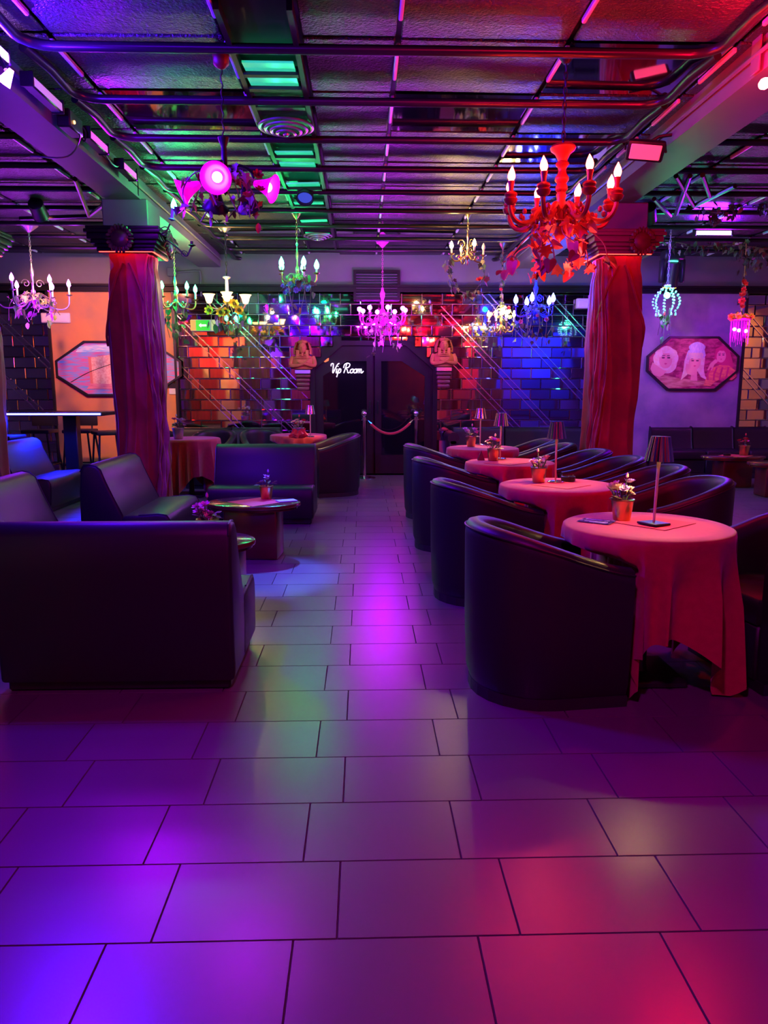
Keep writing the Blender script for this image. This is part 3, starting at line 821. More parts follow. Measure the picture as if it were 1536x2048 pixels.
# nearest table
p = fl(1243, 1040, ZT); flower_pot(p.x, p.y, ZT+.001, 'gold bucket of cream flowers on the nearest red table', .93, ('cream','cream','lilac'), n=12, seed=4, spread=.060)
p = fl(1307, 1050, ZT); lamp_table(p.x, p.y, ZT+.0035, 'chrome pleated table lamp on the nearest red table', 'square', lean=.035)
p = fl(1312, 1046, ZT); placemat(p.x-.01, p.y+.01, ZT, .27, rad(38), 'red napkin under the lamp on the nearest table')
p = fl(1193, 1043, ZT)
fy = thing('flyer', 'dark purple printed flyer on the nearest red table', 'flyer', (p.x, p.y+.0, ZT+.0005), rad(-38))
MB().box((0,0,.001), (.15,.105,.002)).build('sheet', mat('flyer_print', (.02,.01,.12), .25, 0, (.50,.30,.62), 34, ncontrast=(.52,.72)), fy, False)
q = MB()
for i, (a, b, y_) in enumerate(((-.06,.05,.035),(-.06,.02,.022),(-.05,.06,-.02),(-.02,.06,-.035))): q.box(((a+b)/2, y_, .0024), (b-a, .005, .0006))
q.build('print_lines', mat('flyer_ink', (.6,.5,.75), .4), fy, False)
# second table
p = fl(1077, 965, ZT); flower_pot(p.x, p.y, ZT+.001, 'gold bucket of cream and pink flowers on the second red table', .93, ('cream','pink','lilac'), n=9, seed=8)
p = fl(1103, 966, ZT); lamp_table(p.x+.03, p.y+.02, ZT+.0015, 'chrome pleated table lamp on the second red table', 'round', lean=-.01)
p = fl(1130, 962, ZT); ashtray(p.x+.02, p.y, ZT+.0015, 'round black ashtray on the second red table')
p = fl(1122, 970, ZT); placemat(p.x, p.y, ZT, .27, rad(42), 'red napkin on the second red table')
# third table
p = fl(986, 921, ZT); flower_pot(p.x, p.y, ZT+.001, 'gold bucket of mixed flowers on the third red table', .95, ('cream','pink','lilac'), n=10, seed=12)
p = fl(1001, 919, ZT); lamp_table(p.x, p.y+.02, ZT+.0015, 'chrome pleated table lamp on the third red table', 'round')
p = fl(1012, 926, ZT); placemat(p.x, p.y, ZT, .26, rad(45), 'red napkin on the third red table')
p = fl(962, 920, ZT); o = MB().add([(-.03,-.02,0),(.03,-.02,0),(.03,.02,0),(-.03,.02,0),(0,-.004,.085),(0,.004,.085)], [(0,1,4),(2,3,5),(1,2,5,4),(3,0,4,5),(0,3,2,1)]).build('menu_card', T['black'], None, False, loc=(p.x, p.y, ZT)); tag(o, 'small dark folded card standing on the third red table', 'menu card')
# farthest table
p = fl(942, 893, ZT); flower_pot(p.x, p.y, ZT, 'gold bucket of pink flowers on the farthest red table', 1.0, ('pink','lilac'), potm='gold', n=11, seed=17, spread=.06)
p = fl(960, 890, ZT); lamp_table(p.x, p.y, ZT, 'chrome pleated table lamp on the farthest red table', 'round')
# table by the pillar and table behind the sofa
p = fl(357, 878, ZT); flower_pot(p.x, p.y, ZT, 'pale bucket of lilac flowers on the table by the rust draped pillar', 1.25, ('lilac','pink'), potm='silver', n=9, seed=21, spread=.055)
p = fl(598, 876, ZT); fp = flower_pot(p.x, p.y-.03, ZT, 'flowers wrapped in red tissue on the table behind the left sofa', 1.2, ('red','cream'), potm='silver', n=7, seed=23)
q = MB(); n = 28
for (r_, z_, am) in ((.052,.0,.01),(.095,.02,.03),(.11,.05,.035),(.075,.075,.02),(.07,.11,.02)):
    for i in range(n):
        a = 2*PI*i/n; rr_ = r_+am*math.sin(7*a+z_*60)*.6+am*.5*math.sin(11*a); q.v.append((rr_*math.cos(a), rr_*math.sin(a), z_+.012*math.sin(5*a)*(z_ > .01)))
for j in range(4):
    for i in range(n): q.f.append((j*n+i, j*n+(i+1)%n, (j+1)*n+(i+1)%n, (j+1)*n+i))
q.build('tissue_wrap', T['napkin'], fp, False)
p = fl(621, 874, ZT); lamp_table(p.x, p.y, ZT, 'chrome table lamp on the table behind the left sofa', 'round')

# ---- low oval coffee tables
def coffee(x, y, rz, label, sx=.43, sy=.27, h=.44, base=(.40,.30)):
    t = thing('coffee_table', label, 'coffee table', (x, y, 0), rz, 'oval mahogany coffee tables')
    MB().lathe([(.001,h-.035),(.95,h-.035),(.985,h-.03),(1.,h-.018),(.985,h-.004),(.95,h),(.001,h)], 48, sx=sx, sy=sy).build('table_top', T['wood'], t)
    MB().lathe([(.90,h-.03),(.93,h-.033),(.93,h-.05),(.90,h-.05)], 48, sx=sx, sy=sy).build('apron_rim', T['wood'], t)
    MB().rbox((0,0,(h-.04)/2), (base[0], base[1], h-.04), .02, 2).build('drum_base', mat('mahogany_base', (.075,.016,.010), .3, coat=.2) if not bpy.data.materials.get('mahogany_base') else bpy.data.materials['mahogany_base'], t)
    return t
CH = .44
p = fl(507, 1003, CH); cfx, cfy = p.x, p.y
coffee(cfx, cfy, rad(-4), 'oval mahogany coffee table with red napkin before the left sofa', .375, .27, CH, (.42,.30))
pp = placemat(cfx+.03, cfy-.02, CH+.0005, .33, rad(45), 'red napkin with a hanging corner on the oval coffee table', drop=.255)
p = fl(533, 998, CH); flower_pot(p.x, p.y, CH+.0015, 'gold bucket with one lilac rose on the oval coffee table', 1.0, ('lilac',), n=4, seed=31, spread=.03)
p = fl(570, 995, CH)
o = MB().box((0,0,.006), (.15,.10,.008)).build('booklet', mat('pale_blue_case', (.45,.55,.8), .35), None, False, loc=(cfx+.26, cfy+.0, CH)); o.rotation_euler.z = rad(25); tag(o, 'pale blue booklet at the end of the oval coffee table', 'booklet')
coffee(-.94, 4.34, rad(-8), 'oval mahogany coffee table behind the foreground sofa', .30, .24, CH, (.42,.26))
p = fl(449, 1088, CH); placemat(-.97, 4.30, CH+.0005, .22, rad(45), 'red napkin on the coffee table behind the foreground sofa')
flower_pot(-.92, 4.32, CH+.002, 'gold bucket of pink roses behind the foreground sofa', 1.15, ('pink',), n=9, seed=35, spread=.045)
CR = .42
coffee(5.02, 9.85, rad(3), 'mahogany coffee table in front of the right wall bench', .44, .28, CR, (.42,.30))
placemat(5.05, 9.84, CR+.0005, .34, rad(45), 'red napkin on the coffee table before the right wall bench')
fp = flower_pot(5.17, 9.86, CR+.002, 'red tissue wrapped flowers on the coffee table before the bench', 1.25, ('red','pink'), potm='gold', n=6, seed=41)
ashtray(4.92, 9.82, CR+.002, 'round black ashtray on the coffee table before the bench')
coffee(5.12, 8.95, rad(0), 'mahogany coffee table cut off at the right photo edge', .36, .27, CR, (.40,.28))

# ---- wall benches
def bench(x0, x1, y1, label, n=None, roll=False):
    t = thing('wall_bench', label, 'bench', ((x0+x1)/2, y1, 0)); w_ = x1-x0; n = n or max(1, round(w_/1.0)); sw = w_/n
    MB().box((0,-.34,.04), (w_-.06,.58,.08)).build('plinth', T['plinth'], t, False)
    for i in range(n):
        xx = -w_/2 + sw*(i+.5)
        P = smooth_poly([(-.20,.36),(-.15,.38),(-.10,.55),(-.075,.69),(-.035,.72),(-.01,.68),(-.01,.3),(-.18,.3)], 3)
        q = soft_extrude(P, sw-.012, .02); q.build('back_cushion', T['leather2'], t, True, 50, loc=(xx,0,0))
        q = MB().rbox((0,-.36,.345), (sw-.010,.54,.13), .03, 3); q.build('seat_cushion', T['leather2'], t, loc=(xx,0,0))
        MB().rbox((0,-.345,.175), (sw-.006,.53,.20), .012, 1).build('front_panel', T['leather'], t, loc=(xx,0,0))
    if roll:
        q = MB(); q.tube([(-w_/2-.05,-.64,.60),(-w_/2-.05,-.02,.60)], .085, 16); q.rbox((-w_/2-.05,-.33,.30), (.12,.62,.56), .02, 1)
        q.build('armrest', T['leather'], t)
    return t
bench(wx(905), wx(1283)-.52, YW-.04, 'long black wall bench under the blue mirrors', 3, True)
bench(wx(1304)-.02, 6.35, YW-.06, 'purple-black sectional bench under the women painting', 3)
bench(xb+.05, dxl-.45, YW+.0, 'black wall bench under the mirrors left of the door', 2)

# ---- bar table with lit edge and stools
bz = 1.02; b0, b1 = at(14, 832, 9.55), at(208, 832, 9.55)
bt = thing('bar_table', 'high black bar table with glowing blue edge', 'bar table', ((b0.x+b1.x)/2, 9.75, 0)); bw = b1.x-b0.x
MB().rbox((0,0,bz-.02), (bw,.55,.05), .008, 1).build('table_top', T['black'], bt)
MB().box((0,-.283,bz-.02), (bw-.03,.012,.022)).build('light_strip', glow('blue_led_strip', (.03,.03,1.), 16), bt, False)
px_ = at(147, 900, 9.75).x - (b0.x+b1.x)/2
MB().rbox((px_,0,(bz-.045)/2), (.17,.15,bz-.045), .01, 1).build('leg', T['black'], bt)
MB().rbox((px_,0,.012), (.50,.42,.024), .006, 1).build('foot_plate', T['black'], bt)
lamp('AREA', 'blue_strip_light', (0,-.30,bz-.06), (.0,.01,1.), 20, bt, size=(bw*.9,.03)).rotation_euler = (rad(-40),0,0)
def make_stool():
    t = thing('bar_stool', 'tmp', 'bar stool')
    MB().rbox((0,0,.735), (.38,.36,.05), .018, 2).build('seat', T['leather2'], t)
    MB().rbox((0,.185,.90), (.36,.035,.20), .012, 2).build('backrest', T['leather2'], t)
    for s_ in (-1, 1): MB().tube([(s_*.10,.175,.74),(s_*.10,.185,.84)], .012, 6).build('back_post', T['black'], t)
    for sx in (-1, 1):
        for sy in (-1, 1): MB().tube([(sx*.15,sy*.14,.72),(sx*.21,sy*.20,.012)], .014, 6).build('leg', T['black'], t)
    MB().tube([(-.19,-.18,.28),(.19,-.18,.28),(.19,.18,.28),(-.19,.18,.28)], .010, 6, closed=True).build('foot_rail', T['black'], t)
    return t
st0 = make_stool()
for i, (x, y, a, l) in enumerate(((-4.45,10.35,0,'bar stool behind the lit bar table, nearest the left pillar'),(-3.92,10.4,0,'bar stool behind the middle of the lit bar table'),
        (-3.40,9.98,-58,'bar stool at the right end of the lit bar table'),(-4.35,9.1,172,'bar stool in front of the lit bar table'))):
    o = st0 if i == 0 else copy_tree(st0); o.location = (x, y, 0); o.rotation_euler = (0, 0, rad(a)); tag(o, l, 'bar stool', 'black bar stools')

# ---- rope barrier
def stanchion(x, y, label):
    t = thing('rope_stanchion', label, 'stanchion', (x, y, 0))
    MB().lathe([(.001,0),(.165,0),(.168,.012),(.15,.02),(.06,.034),(.03,.045),(.001,.045)], 28).build('base', T['chrome'], t)
    MB().lathe([(.025,.04),(.025,.86),(.034,.865),(.034,.90),(.022,.905)], 16).build('post', T['chrome'], t)
    MB().ell((0,0,.95), .046, 18, 12).build('ball_finial', T['chrome'], t)
    MB().tube([(-.04,0,.86),(.04,0,.86)], .008, 6).build('hook_bar', T['chrome'], t)
    return t
s1 = fl(729, 957); s2 = Vector((at(832, 860, s1.y+.15).x, s1.y+.15, 0))
stanchion(s1.x, s1.y, 'chrome rope post left of the glass door'); stanchion(s2.x, s2.y, 'chrome rope post right of the glass door')
pts = []
for i in range(17):
    u = i/16; pts.append((s1.x+.05+(s2.x-s1.x-.1)*u, s1.y+(s2.y-s1.y)*u, .855-.20*(1-(2*u-1)**2)))
rp = thing('barrier_rope', 'red velvet rope sagging between the two chrome posts', 'rope', (s1.x, s1.y, 0))
loc = lambda p: (p[0]-s1.x, p[1]-s1.y, p[2])
MB().tube([loc(p) for p in pts[1:-1]], .019, 10).build('velvet_rope', mat('red_velvet', (.50,.015,.02), .8, sheen=.8), rp)
for a, b in ((pts[0], pts[1]), (pts[-1], pts[-2])): MB().tube([loc(a), loc(b)], [.010,.022], 8).build('end_clip', T['chrome'], rp)
# ================================================================== chandeliers
BULB = dict(red=glow('red_bulb', (1.,.020,.010), 125), magenta=glow('magenta_bulb', (.65,.010,1.), 120), violet=glow('violet_bulb', (.50,.03,1.), 85),
            green=glow('green_bulb', (.02,1.,.22), 42), warm=glow('warm_bulb', (1.,.60,.14), 60), blue=glow('blue_bulb', (.03,.04,1.), 110), off=T['white'])
CAND = [(.001,0),(.013,.004),(.020,.020),(.021,.032),(.016,.050),(.007,.068),(.001,.080)]
bulb_me = {}
def bulb(kind, shape, parent, loc, s=1.):
    key = (kind, shape)
    if key not in bulb_me:
        bulb_me[key] = (MB().lathe(CAND, 12) if shape == 'candle' else MB().ell((0,0,.03), .030, 14, 9)).mesh('bulb', BULB[kind])
    return ob('bulb', bulb_me[key], parent, loc, None, s)
def chain_mesh(L_, link=.034, r=.0028):
    q = MB(); n = max(2, int(L_/(link*.78))); st = L_/n
    for i in range(n):
        c = -st*(i+.5); pts = []
        for k in range(8):
            a = 2*PI*k/8; u = math.cos(a)*.010; v = math.sin(a)*st*.66
            pts.append((u, 0, c+v) if i % 2 else (0, u, c+v))
        q.tube(pts, r, 4, closed=True)
    return q
def scroll(s=1., turns=1.4, n=16, r0=.06):
    out = []
    for i in range(n+1):
        u = i/n; a = u*turns*2*PI; r_ = r0*(1-.82*u); out.append((r_*math.cos(a), r_*math.sin(a)))
    return [(x*s, y*s) for x, y in out]
def foliage(root, pts, n, kinds, shapes, size, rr, spread=.05, drop=0., name='vine', sub=True):
    """a vine tube along pts with leaves scattered along it"""
    P = crom(pts, 5); v = MB().tube(P, .004, 5).build(name, LEAF['dusk'], root)
    for i in range(n):
        p = P[rr.randrange(len(P))] + Vector((rr.uniform(-1,1), rr.uniform(-1,1), rr.uniform(-1,.6)))*spread
        ob('leaf', leaf_mesh(rr.choice(shapes), rr.choice(kinds)), v, p, (rr.uniform(-1.2,1.2), rr.uniform(.1,1.7), rr.uniform(0, 6.28)), rr.uniform(*size))
    return v
def blossoms(root, pts, kind, size, rr, name='blossom'):
    for p in pts: ob(name, petal_mesh(kind), root, p, (rr.uniform(.6,1.9), 0, rr.uniform(-.7,.7)), size*rr.uniform(.8,1.2))

def chandelier(label, x, y, zhub, frame, colour, n=6, R_=.28, rise=.03, drop=.09, cand=.085, stem=.28, stemr=1., shape='candle', lit=None, a0=0.,
               frame2=None, canopy=.06, arm_r=.009, bs=1., cups=True, name='chandelier', sag=0., ztop=3.2, scrolls=False, group='chandeliers hung with vines'):
    t = thing(name, label, 'chandelier', (x, y, zhub), 0, None)
    f = T[frame] if isinstance(frame, str) else frame
    H = ztop-zhub
    MB().lathe([(.001,H+.05),(canopy,H+.05),(canopy,H+.03),(canopy*.55,H-.01),(canopy*.2,H-.04),(.004,H-.05)], 16).build('canopy', f, t)
    L_ = H-.05-stem
    if L_ > .04: chain_mesh(L_).build('chain', f, t, True, loc=(0,0,stem+L_))
    k = stemr
    MB().lathe([(.001,-.10),(.012*k,-.095),(.02*k,-.075),(.014*k,-.055),(.02*k,-.04),(.034*k,-.02),(.036*k,.0),(.028*k,.025),(.014*k,.04),(.018*k,.06),(.026*k,.085),(.020*k,.11),(.010*k,.13),(.010*k,stem*.62),(.016*k,stem*.68),(.022*k,stem*.8),(.012*k,stem*.9),(.008*k,stem),(.001,stem)], 14).build('stem', f, t)
    if scrolls:
        q = MB()
        for i in range(4):
            a = i*PI/2+.4; M = Matrix.Rotation(a, 3, 'Z')
            q.tube([M @ Vector((.02+.055+u*.9, 0, stem*.45+v)) for u, v in scroll(1., 1.3, 14, .055)], .004, 5)
            q.tube([M @ Vector((.02+.045-u*.9, 0, stem*.12+v)) for u, v in scroll(1., 1.2, 12, .045)], .004, 5)
        q.build('scrollwork', f, t)
    pos = []
    for i in range(n):
        a = a0+2*PI*i/n; c, s_ = math.cos(a), math.sin(a)
        prof = [(.02,.0),(R_*.25,-drop*.2),(R_*.5,-drop*.85),(R_*.8,-drop),(R_*.97,-drop*.45),(R_,rise)]
        q = MB(); q.tube(crom([(u*c, u*s_, z) for u, z in prof], 4), arm_r, 6)
        if scrolls or True:
            q.tube([((R_*.55+u)*c, (R_*.55+u)*s_, -drop*.35+v) for u, v in scroll(.7, 1.2, 9, .045)], arm_r*.55, 5)
        arm = q.build('arm', f, t)
        if cups: MB().lathe([(.006,0),(.032,.012),(.036,.018),(.030,.018),(.012,.01),(.010,.024),(.001,.024)], 12, c=(R_*c,R_*s_,rise)).build('drip_cup', f, arm)
        MB().lathe([(.0115,.015),(.0115,cand),(.001,cand)], 10, c=(R_*c,R_*s_,rise)).build('candle_sleeve', frame2 or T['candle'], arm)
        col_ = colour if (lit is None or i in lit) else 'off'
        bulb(col_, shape, arm, (R_*c, R_*s_, rise+cand), bs)
        pos.append(Vector((R_*c, R_*s_, rise)))
    return t, pos

rr = random.Random(5)
# 1. big red carved chandelier (right, near)
cx = at(1121, 430, 4.62).x; cy = 4.62; hz = at(1121, 425, cy).z
t = thing('carved_chandelier', 'large red carved wood chandelier with candle bulbs and autumn leaves', 'chandelier', (cx, cy, hz))
ztop = 3.2-hz
MB().lathe([(.001,ztop+.05),(.045,ztop+.05),(.045,ztop+.02),(.015,ztop-.02),(.004,ztop-.02)], 14).build('canopy', T['black'], t)
z1 = at(1121, 292, cy).z - hz
chain_mesh(ztop-.02-z1, .05, .004).build('chain', T['black'], t, loc=(0,0,ztop-.02))
MB().lathe([(.001,z1),(.068,z1),(.076,z1-.012),(.070,z1-.025),(.045,z1-.045),(.030,z1-.075),(.027,z1-.085),(.038,z1-.095),(.040,z1-.105),(.028,z1-.118),(.021,z1-.135),(.026,z1-.155),(.040,z1-.175),(.041,z1-.19),(.030,z1-.205),(.026,z1-.21),(.034,z1-.225),(.036,z1-.245),(.024,z1-.26),(.030,z1-.275),(.024,z1-.30),(.028,z1-.315),(.03,.02),(.05,.01),(.055,-.02),(.05,-.05),(.02,-.06),(.02,-.075),(.034,-.09),(.037,-.12),(.030,-.145),(.012,-.16),(.001,-.175)], 24).build('turned_stem', T['woodred'], t)
RA = .325
for i in range(8):
    a = rad(13)+2*PI*i/8; c, s_ = math.cos(a), math.sin(a)
    q = MB(); q.tube(crom([(u*c,u*s_,z) for u, z in ((.03,-.01),(.09,.03),(.14,.0),(.19,-.06),(.25,-.075),(.30,-.05),(RA,.0),(RA,.035))], 4), [.017]*16+[.014]*13, 7)
    q.tube([((.10+u)*c, (.10+u)*s_, -.02+v) for u, v in scroll(1.1, 1.3, 14, .05)], .010, 6)
    for k in range(9):
        u = .08+.022*k; q.ell((u*c, u*s_, -.01-.05*math.sin(k*.4)+(.02 if k % 2 else -.03)), (.014,.014,.018), 6, 4)
    arm = q.build('carved_arm', T['woodred'], t)
    MB().lathe([(.012,.02),(.034,.035),(.042,.055),(.036,.06),(.030,.065),(.038,.078),(.034,.09),(.020,.098),(.001,.098)], 16, c=(RA*c,RA*s_,0)).build('bobeche', T['woodred'], arm)
    MB().lathe([(.014,.09),(.014,.12),(.021,.155),(.001,.158)], 12, c=(RA*c,RA*s_,0)).build('bulb_holder', T['woodred'], arm)
    b = bulb('red', 'candle', arm, (RA*c, RA*s_, .153), 1.05); b.rotation_euler = (rr.uniform(-.12,.12), rr.uniform(-.12,.12), 0)
lamp('POINT', 'chandelier_glow', (0,0,-.30), (1.,.05,.05), 6, t, .035)
for i in range(10):
    a = 2*PI*i/10+.2; d = rr.uniform(.08,.30)
    pts = [(d*.4*math.cos(a), d*.4*math.sin(a), -.06), (d*.8*math.cos(a), d*.8*math.sin(a), -.12-rr.random()*.04), (d*1.15*math.cos(a+.3), d*1.15*math.sin(a+.3), -.2-rr.random()*.05), (d*1.25*math.cos(a+.4), d*1.25*math.sin(a+.4), -.27-rr.random()*.10)]
    foliage(t, pts, 7, ('autumn','autumn','dusk'), ('heart','heart','maple'), (.06,.095), rr, .045)
# 2. magenta bell-shade lamp (left, near)
cx = at(450, 360, 4.65).x; hz = at(450, 366, 4.65).z
t = thing('tulip_chandelier', 'magenta chandelier with bell glass shades and trailing ivy', 'chandelier', (cx, 4.65, hz)); ztop = 3.2-hz
MB().lathe([(.001,ztop+.07),(.02,ztop+.07),(.048,ztop+.02),(.045,ztop-.03),(.02,ztop-.055),(.004,ztop-.06)], 18).build('canopy', T['woodred'], t)
q = MB(); q.tube([(.006*math.sin(i*1.3), .006*math.cos(i*1.3), ztop-.05-(ztop-.29)*i/24) for i in range(25)], .0042, 5); q.build('twisted_cord', T['dark'], t)
MB().lathe([(.001,.26),(.034,.25),(.03,.235),(.016,.20),(.018,.10),(.03,.06),(.042,.02),(.034,-.02),(.015,-.05),(.001,-.07)], 16).build('stem', T['dark'], t)
BELL = [(.014,.0),(.020,-.01),(.026,-.03),(.034,-.055),(.048,-.085),(.066,-.108),(.075,-.114),(.073,-.117),(.062,-.110),(.044,-.086),(.030,-.055),(.022,-.03),(.012,-.012)]
bell_m = mat('magenta_bell_glass', (.95,.10,.60), .25, 0, spec=.5, emit=(1.,.0,.65), estr=.30)
for i, (az, tilt, d) in enumerate(((-93,-62,.13),(165,38,.16),(8,-40,.17),(60,30,.17),(118,30,.16))):
    a = rad(az); c, s_ = math.cos(a), math.sin(a); q = MB()
    e = Vector((d*c, d*s_, .005))
    q.tube(crom([(.02*c,.02*s_,.03),(d*.45*c,d*.45*s_,.10),(d*.9*c,d*.9*s_,.07),e[:]], 5), .009, 7)
    arm = q.build('arm', T['dark'], t)
    out = {0: (0,-.86,-.30), 1: (-.82,-.2,-.42), 2: (.86,-.22,-.28)}.get(i, (c*.4,s_*.6,-.7)); dv = Vector(out).normalized()
    M = Matrix.Translation(e) @ (Vector((0,0,-1)).rotation_difference(dv)).to_matrix().to_4x4()
    sc = 1.18 if i == 0 else 1.1
    MB().lathe([(u*sc, z*sc) for u, z in BELL], 26, M=M).build('bell_shade', bell_m if i < 3 else T['dark'], arm)
    if i < 3:
        MB().ell((0,0,-.085), .030, 14, 10, M=M).build('bulb', BULB['magenta'], arm)
lamp('POINT', 'chandelier_glow', (0,-.20,-.02), (.30,.0,1.), 40, t, .035)
for i in range(9):
    a = 2*PI*i/9; d = rr.uniform(.10,.26)
    pts = [(.05*math.cos(a),.05*math.sin(a),.06),(d*.7*math.cos(a),d*.7*math.sin(a),.04),(d*math.cos(a),d*math.sin(a),-.06),(d*1.05*math.cos(a+.3),d*1.05*math.sin(a+.3),-.14-.08*rr.random())]
    foliage(t, pts, 7, ('pale','pale','dusk','autumn'), ('ivy','oval','ivy'), (.04,.068), rr, .05)
blossoms(t, [(.20,-.05,.03),(.215,-.08,-.06),(.14,-.09,-.09)], 'red', .035, rr)

# 3. left violet candle chandelier
p = at(68, 600, 9.35)
t, pos = chandelier('violet lit candle chandelier at the far left above the bar table', p.x, p.y, p.z, 'silver', 'violet', 6, .40, .06, .10, .11, .42, 1.1, lit=(0,1,2,3,4,5), a0=.35, canopy=.11, scrolls=True, bs=1.15, frame2=T['white'])
lamp('POINT', 'chandelier_glow', (0,-.1,-.22), (.36,.0,1.), 16, t, .035)
for i in range(10):
    a = 2*PI*i/10; d = rr.uniform(.1,.34)
    foliage(t, [(.03*math.cos(a),.03*math.sin(a),.08),(d*.6*math.cos(a),d*.6*math.sin(a),.05),(d*math.cos(a),d*math.sin(a),-.05),(d*math.cos(a+.4),d*math.sin(a+.4),-.12-.16*rr.random())], 6, ('dusk','pale','ivy'), ('ivy','oval'), (.06,.10), rr, .07)
# 4. green chandelier by the left pillar
p = at(352, 605, 9.2)
t, pos = chandelier('green lit chandelier between the rust draped pillar and exit sign', p.x, p.y, p.z, 'brass', 'green', 5, .24, .03, .07, .10, .3, 1., a0=.5, bs=1.15)
lamp('POINT', 'chandelier_glow', (0,-.12,.30), (.0,1.,.30), 13, t, .035)
for i in range(5):
    a = 2*PI*i/5; d = rr.uniform(.05,.16)
    foliage(t, [(.03,0,0),(d*math.cos(a),d*math.sin(a),-.04),(d*1.2*math.cos(a),d*1.2*math.sin(a),-.22),(d*math.cos(a+.3),d*math.sin(a+.3),-.42)], 6, ('ivy','ivy','dusk'), ('heart','oval'), (.06,.09), rr, .05)
# 5. sunflower lamp with frosted tulip glass
p = at(455, 606, 9.45)
t = thing('sunflower_chandelier', 'warm tulip glass chandelier covered with sunflowers', 'chandelier', tuple(p)); H = 3.2-p.z
MB().lathe([(.001,H+.05),(.07,H+.05),(.07,H+.03),(.03,H),(.004,H-.02)], 16).build('canopy', T['silver'], t)
chain_mesh(H-.02-.30, .06, .006).build('chain', T['black'], t, loc=(0,0,H-.02))
MB().lathe([(.001,.32),(.05,.31),(.05,.30),(.02,.28),(.024,.1),(.03,.02),(.02,-.03),(.001,-.06)], 14).build('stem', T['silver'], t)
TUL = [(.012,0),(.03,.01),(.042,.04),(.048,.07),(.062,.10),(.075,.112),(.070,.112),(.055,.098),(.042,.07),(.035,.04),(.02,.012)]
tul_m = mat('frosted_amber_glass', (.95,.75,.45), .4, emit=(1.,.55,.16), estr=2.2)
for i in range(4):
    a = .15+PI/2*i; c, s_ = math.cos(a), math.sin(a)
    arm = MB().tube(crom([(.02*c,.02*s_,0),(.10*c,.10*s_,-.07),(.19*c,.19*s_,-.06),(.22*c,.22*s_,-.01)], 4), .009, 6).build('arm', T['brass'], t)
    MB().lathe(TUL, 18, c=(.22*c,.22*s_,-.01)).build('tulip_shade', tul_m, arm)
    bulb('warm', 'globe', arm, (.22*c,.22*s_,.03), .9)
lamp('POINT', 'chandelier_glow', (0,-.12,.22), (1.,.6,.22), 9, t, .035)
for i in range(6):
    a = 2*PI*i/6; d = .12+.06*rr.random()
    foliage(t, [(.03,0,-.03),(d*math.cos(a),d*math.sin(a),-.10),(d*1.2*math.cos(a),d*1.2*math.sin(a),-.20),(d*math.cos(a),d*math.sin(a),-.27)], 5, ('dark','ivy'), ('oval',), (.08,.12), rr, .05)
for i, q_ in enumerate(((.0,-.12,-.12),(-.21,-.08,-.10),(.16,-.10,-.10),(.03,-.16,.01),(-.06,-.14,-.13),(.10,-.06,-.02))):
    fl_ = ob('sunflower', petal_mesh('yellow'), t, q_, (rad(80), 0, rr.uniform(-.5,.5)), .062)
    MB().ell((0,0,.25), (.42,.42,.2), 10, 6).build('flower_eye', PET['brown'], fl_)
# 6. green bulbs with blue hydrangeas
p = at(595, 556, 8.58)
t, pos = chandelier('green bulb chandelier with blue hydrangeas left of the vent', p.x, p.y, p.z, 'brass', 'green', 5, .215, .04, .05, .06, .32, .8, a0=.1, bs=1.3)
lamp('POINT', 'chandelier_glow', (0,-.02,.35), (.0,1.,.30), 4, t, .035)
hy = [(rr.uniform(-.16,.16), rr.uniform(-.16,.16), rr.uniform(-.17,-.03)) for _ in range(34)]
blossoms(t, hy, 'blue', .032, rr)
for i in range(6):
    a = 2*PI*i/6; d = .1+.06*rr.random()
    foliage(t, [(.02,0,.03),(d*math.cos(a),d*math.sin(a),.02),(d*1.1*math.cos(a),d*1.1*math.sin(a),-.12),(d*math.cos(a+.4),d*math.sin(a+.4),-.25-.28*rr.random())], 6, ('ivy','autumn','pale'), ('heart','oval'), (.05,.09), rr, .05)
# 7. magenta globe chandelier above the door
p = at(765, 637, 10.2)
t, pos = chandelier('magenta globe bulb chandelier hanging in front of the glass door', p.x, p.y, p.z, mat('magenta_lacquer', (.70,.06,.42), .3), 'magenta', 8, .315, .03, .07, .055, .40, 1.7, 'globe', a0=.2, bs=1.0, canopy=.09, ztop=3.2)
lamp('POINT', 'chandelier_glow', (0,-.2,-.3), (.40,.0,1.), 22, t, .035)
for i in range(10):
    a = 2*PI*i/10; d = .08+.18*rr.random()
    foliage(t, [(.03,0,.05),(d*math.cos(a),d*math.sin(a),.02),(d*1.1*math.cos(a),d*1.1*math.sin(a),-.12),(d*math.cos(a+.3),d*math.sin(a+.3),-.2-.26*rr.random())], 6, ('pale','ivy','dusk'), ('ivy','ivy','oval'), (.055,.085), rr, .05)
# 8. gold scroll candle chandelier
p = at(935, 512, 8.5)
t, pos = chandelier('gilt scroll chandelier with two lit candles and ivy ring', p.x, p.y, p.z, 'gold', 'warm', 4, .19, .0, .06, .07, .26, .7, lit=(2,3), a0=.25, scrolls=True, canopy=.05)
lamp('POINT', 'chandelier_glow', (-.15,-.1,.2), (1.,.62,.2), 5, t, .035)
ringp = [(.22*math.cos(2*PI*i/14), .12*math.sin(2*PI*i/14), -.30-.13*abs(math.sin(PI*i/14+.0))) for i in range(15)]
foliage(t, [(-.2,0,.0),(-.2,-.02,-.18),(-.1,-.05,-.36),(.0,-.06,-.42),(.10,-.05,-.36),(.19,-.02,-.2),(.19,0,-.06)], 46, ('ivy','pale','pale'), ('ivy','ivy','oval'), (.055,.095), rr, .045)
blossoms(t, [(.13,-.08,-.27)], 'red', .05, rr)
